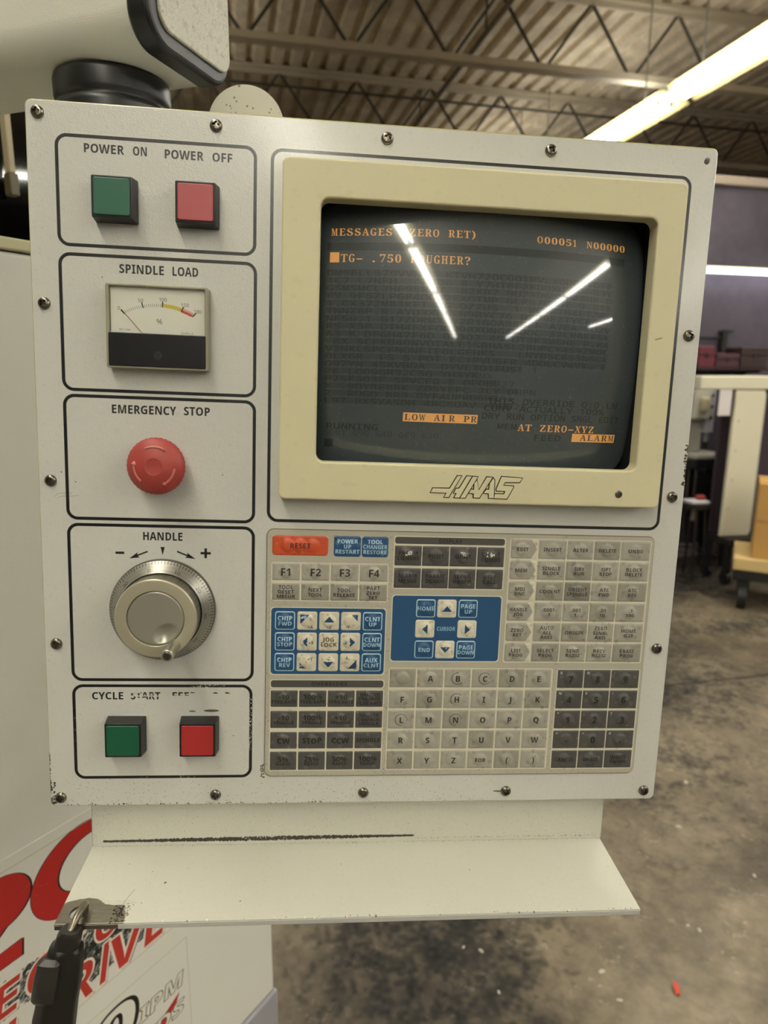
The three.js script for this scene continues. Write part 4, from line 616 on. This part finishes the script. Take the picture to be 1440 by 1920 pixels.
{ // red cases on a bracket shelf
  const s = thing('wall_shelf', 'dark bracket shelf on the partition wall carrying red cases', 'shelf'); s.position.set(3.62, 1.48, -4.6);
  mesh('board', rbox(-0.32, -0.02, 0.0, 0.3, 0, 0.2, 0.004), phys(0x2a1515, 0.6), s); for (const x of [-0.25, 0.23]) mesh('bracket', merged([box(x - 0.01, -0.14, 0.0, x + 0.01, -0.02, 0.015), box(x - 0.01, -0.035, 0.0, x + 0.01, -0.02, 0.18)]), darkSteel, s);
  [[3.31, 3.45, 0.15, 0x5c1d28, 'dark red tall case on the wall shelf'], [3.46, 3.66, 0.1, 0x44222a, 'dull red flat case between two others on the wall shelf'], [3.67, 3.90, 0.15, 0x33201f, 'brown-red wide case at the end of the wall shelf']].forEach(([x0, x1, h, col, words]) => {
    const c = thing('tool_case', words, 'case', 'cases on the wall shelf'); c.position.set((x0 + x1) / 2, 1.48, -4.5); const w = (x1 - x0) / 2;
    mesh('body', rbox(-w, 0, -0.09, w, h * 0.55, 0.09, 0.008), phys(col, 0.5), c); mesh('lid', rbox(-w, h * 0.56, -0.09, w, h, 0.09, 0.008), phys(col, 0.45), c); mesh('latch', rbox(-0.015, h * 0.45, 0.088, 0.015, h * 0.68, 0.096, 0.002), darkSteel, c); });
}
{ // cream cabinet machine on a dark wheeled stand
  const st = thing('wheeled_stand', 'dark steel wheeled stand below the cream cabinet', 'stand'); st.position.set(3.64, 0, -4.0);
  mesh('top_frame', rbox(-0.36, 0.28, -0.12, 0.6, 0.33, 0.14, 0.006), darkSteel, st);
  for (const [x, z] of [[-0.33, -0.09], [0.56, -0.09], [-0.33, 0.1], [0.56, 0.1]]) { mesh('leg', box(x - 0.018, 0.1, z - 0.018, x + 0.018, 0.28, z + 0.018), darkSteel, st); mesh('caster', merged([new THREE.CylinderGeometry(0.045, 0.045, 0.03, 20).rotateZ(Math.PI / 2).translate(x, 0.045, z), box(x - 0.022, 0.05, z - 0.02, x + 0.022, 0.11, z + 0.02)]), blackPaint, st); }
  const c = thing('cream_cabinet', 'cream sheet-metal cabinet with overhanging top standing on a wheeled stand', 'cabinet'); c.position.set(3.64, 0.33, -4.0);
  mesh('side_panel', rbox(-0.36, 0, 0.02, -0.13, 1.0, 0.05, 0.008), creamPaint, c); mesh('back_panel', rbox(-0.34, 0, -0.12, 0.6, 1.0, -0.1, 0.006), phys(0x3f333b, 0.5), c); mesh('far_panel', rbox(0.5, 0, -0.09, 0.6, 1.0, 0.05, 0.008), creamPaint, c);
  mesh('top_hood', rbox(-0.64, 1.005, -0.12, 0.65, 1.095, 0.055, 0.012), creamPaint, c); mesh('hinge_strip', rbox(-0.13, 0.02, 0.025, -0.118, 0.98, 0.045, 0.003), greyPaint, c);
  for (const y of [0.2, 0.4, 0.6, 0.8]) mesh('rivet', new THREE.SphereGeometry(0.008, 10, 6).translate(-0.32, y, 0.052), greyPaint, c);
}
{ // stool with papers
  const s = thing('stool', 'black stool with splayed legs in front of the dark workbench', 'stool'); s.position.set(3.165, 0, -4.1);
  mesh('seat', new THREE.CylinderGeometry(0.1, 0.096, 0.035, 28).translate(0, 0.53, 0), blackPaint, s);
  for (let k = 0; k < 4; k++) { const a = k * Math.PI / 2 + 0.4; mesh('leg', bar(V(Math.cos(a) * 0.07, 0.52, Math.sin(a) * 0.07), V(Math.cos(a) * 0.11, 0, Math.sin(a) * 0.11), 0.009), darkSteel, s); }
  mesh('foot_ring', new THREE.TorusGeometry(0.1, 0.006, 8, 32).rotateX(Math.PI / 2).translate(0, 0.2, 0), darkSteel, s); mesh('swivel', new THREE.CylinderGeometry(0.02, 0.02, 0.1, 12).translate(0, 0.47, 0), std(0x9a9690, 0.4, 0.8), s);
  tag(mesh('paper_stack', rbox(3.1, 0.548, -4.16, 3.24, 0.566, -4.04, 0.004), std(0xd3cdd2, 0.8)), 'stack of white papers lying on the black stool', 'papers');
  tag(mesh('red_rag', new THREE.SphereGeometry(0.04, 20, 12).scale(1, 0.45, 0.7).translate(3.205, 0.584, -4.1), phys(0x8a2f28, 0.8)), 'crumpled red rag lying on the papers on the stool', 'rag');
}
{ // pale bin behind the stand
  const b = thing('waste_drum', 'pale cream drum standing on the floor behind the wheeled stand', 'drum'); b.position.set(3.9, 0, -4.4);
  mesh('body', new THREE.LatheGeometry([[0, 0], [0.16, 0], [0.17, 0.02], [0.17, 0.28], [0.175, 0.29], [0.17, 0.3], [0.17, 0.56], [0.176, 0.575], [0.17, 0.59], [0, 0.592]].map(([r, y]) => new THREE.Vector2(r, y)), 32), creamPaint, b); mesh('lid_ring', new THREE.TorusGeometry(0.174, 0.007, 8, 36).rotateX(Math.PI / 2).translate(0, 0.585, 0), greyPaint, b);
}
{ // flat cart with a board and two cartons
  const c = thing('flat_cart', 'black flat cart on wheels carrying cartons on a yellow board', 'cart'); c.position.set(3.385, 0, -3.455); c.rotation.y = -0.7;
  mesh('deck', rbox(-0.3, 0.19, -0.24, 0.6, 0.255, 0.24, 0.006), blackPaint, c);
  for (const [x, z] of [[-0.24, 0.19], [0.5, 0.19], [-0.24, -0.17], [0.5, -0.17]]) mesh('wheel', merged([new THREE.CylinderGeometry(0.075, 0.075, 0.05, 24).rotateZ(Math.PI / 2).translate(x, 0.075, z), box(x - 0.035, 0.1, z - 0.03, x + 0.035, 0.19, z + 0.03)]), blackPaint, c);
  const wood = phys(new THREE.Color('#cdb27a'), 0.6);
  const yb = mesh('yellow_board', rbox(-0.31, 0.256, -0.245, 0.6, 0.33, 0.25, 0.006), wood); yb.position.set(3.385, 0, -3.455); yb.rotation.y = -0.7; tag(yb, 'thick yellow wooden board lying on the black flat cart', 'board');
  const card = phys(new THREE.Color('#b98f4e'), 0.8, { map: canvasOf(128, 128, (x, w, h) => mottle(x, w, h, '#ffffff', 0.06, 8)) });
  [[0.331, 0.56, 'brown carton under another carton on the yellow board'], [0.562, 0.79, 'upper brown carton with pale lid stacked on another carton']].forEach(([y0, y1, words]) => { const b = thing('carton', words, 'box', 'cartons on the flat cart'); b.position.set(3.385, y0, -3.455); b.rotation.y = -0.7; const h = y1 - y0; mesh('box_body', rbox(-0.215, 0, -0.2, 0.25, h - 0.006, 0.2, 0.004), card, b); mesh('flap', rbox(-0.215, h - 0.006, -0.2, 0.25, h, -0.002, 0.001), card, b); mesh('flap', rbox(-0.215, h - 0.006, 0.002, 0.25, h, 0.2, 0.001), card, b); mesh('tape', rbox(-0.216, h - 0.001, -0.025, 0.251, h + 0.001, 0.025, 0.0005), phys(0xb59a66, 0.3), b); });
}
// ------------------------------------------------------------------ litter on the floor
{
  const paper = std(0xb4afa3, 0.5, 0.3), chipG = [0, 1, 2].map((k) => { const g = new THREE.IcosahedronGeometry(0.004 + k * 0.0015, 0); g.scale(1.5, 0.35, 0.9); return g; });
  [[1.14, -1.33], [1.16, -1.31], [1.37, -1.69], [0.53, -1.39], [0.57, -1.37], [0.84, -1.25], [0.57, -1.25], [0.84, -1.17], [1.55, -1.9], [0.9, -1.9], [1.25, -2.1], [1.0, -1.55], [0.72, -1.6], [1.45, -1.45]].forEach(([x, z], i) => { const c = mesh('metal_chip', chipG[i % 3], paper); tag(c, 'small bright metal chip lying on the stained concrete floor', 'chip', 'metal chips on the floor'); c.position.set(x, 0.002, z); c.rotation.y = i * 1.3; });
  const r = mesh('red_scrap', (() => { const g = new THREE.BoxGeometry(0.03, 0.004, 0.012, 6, 1, 2), p = g.attributes.position; for (let i = 0; i < p.count; i++) { p.setY(i, p.getY(i) + 0.003 * Math.sin(p.getX(i) * 160)); p.setZ(i, p.getZ(i) * (1 - Math.abs(p.getX(i)) * 22)); } g.computeVertexNormals(); return g; })(), phys(0xc8442e, 0.6)); tag(r, 'small orange-red plastic scrap on the concrete floor', 'scrap'); r.position.set(0.988, 0.006, -1.166); r.rotation.y = 1.25;
}
renderer.render(scene, camera);
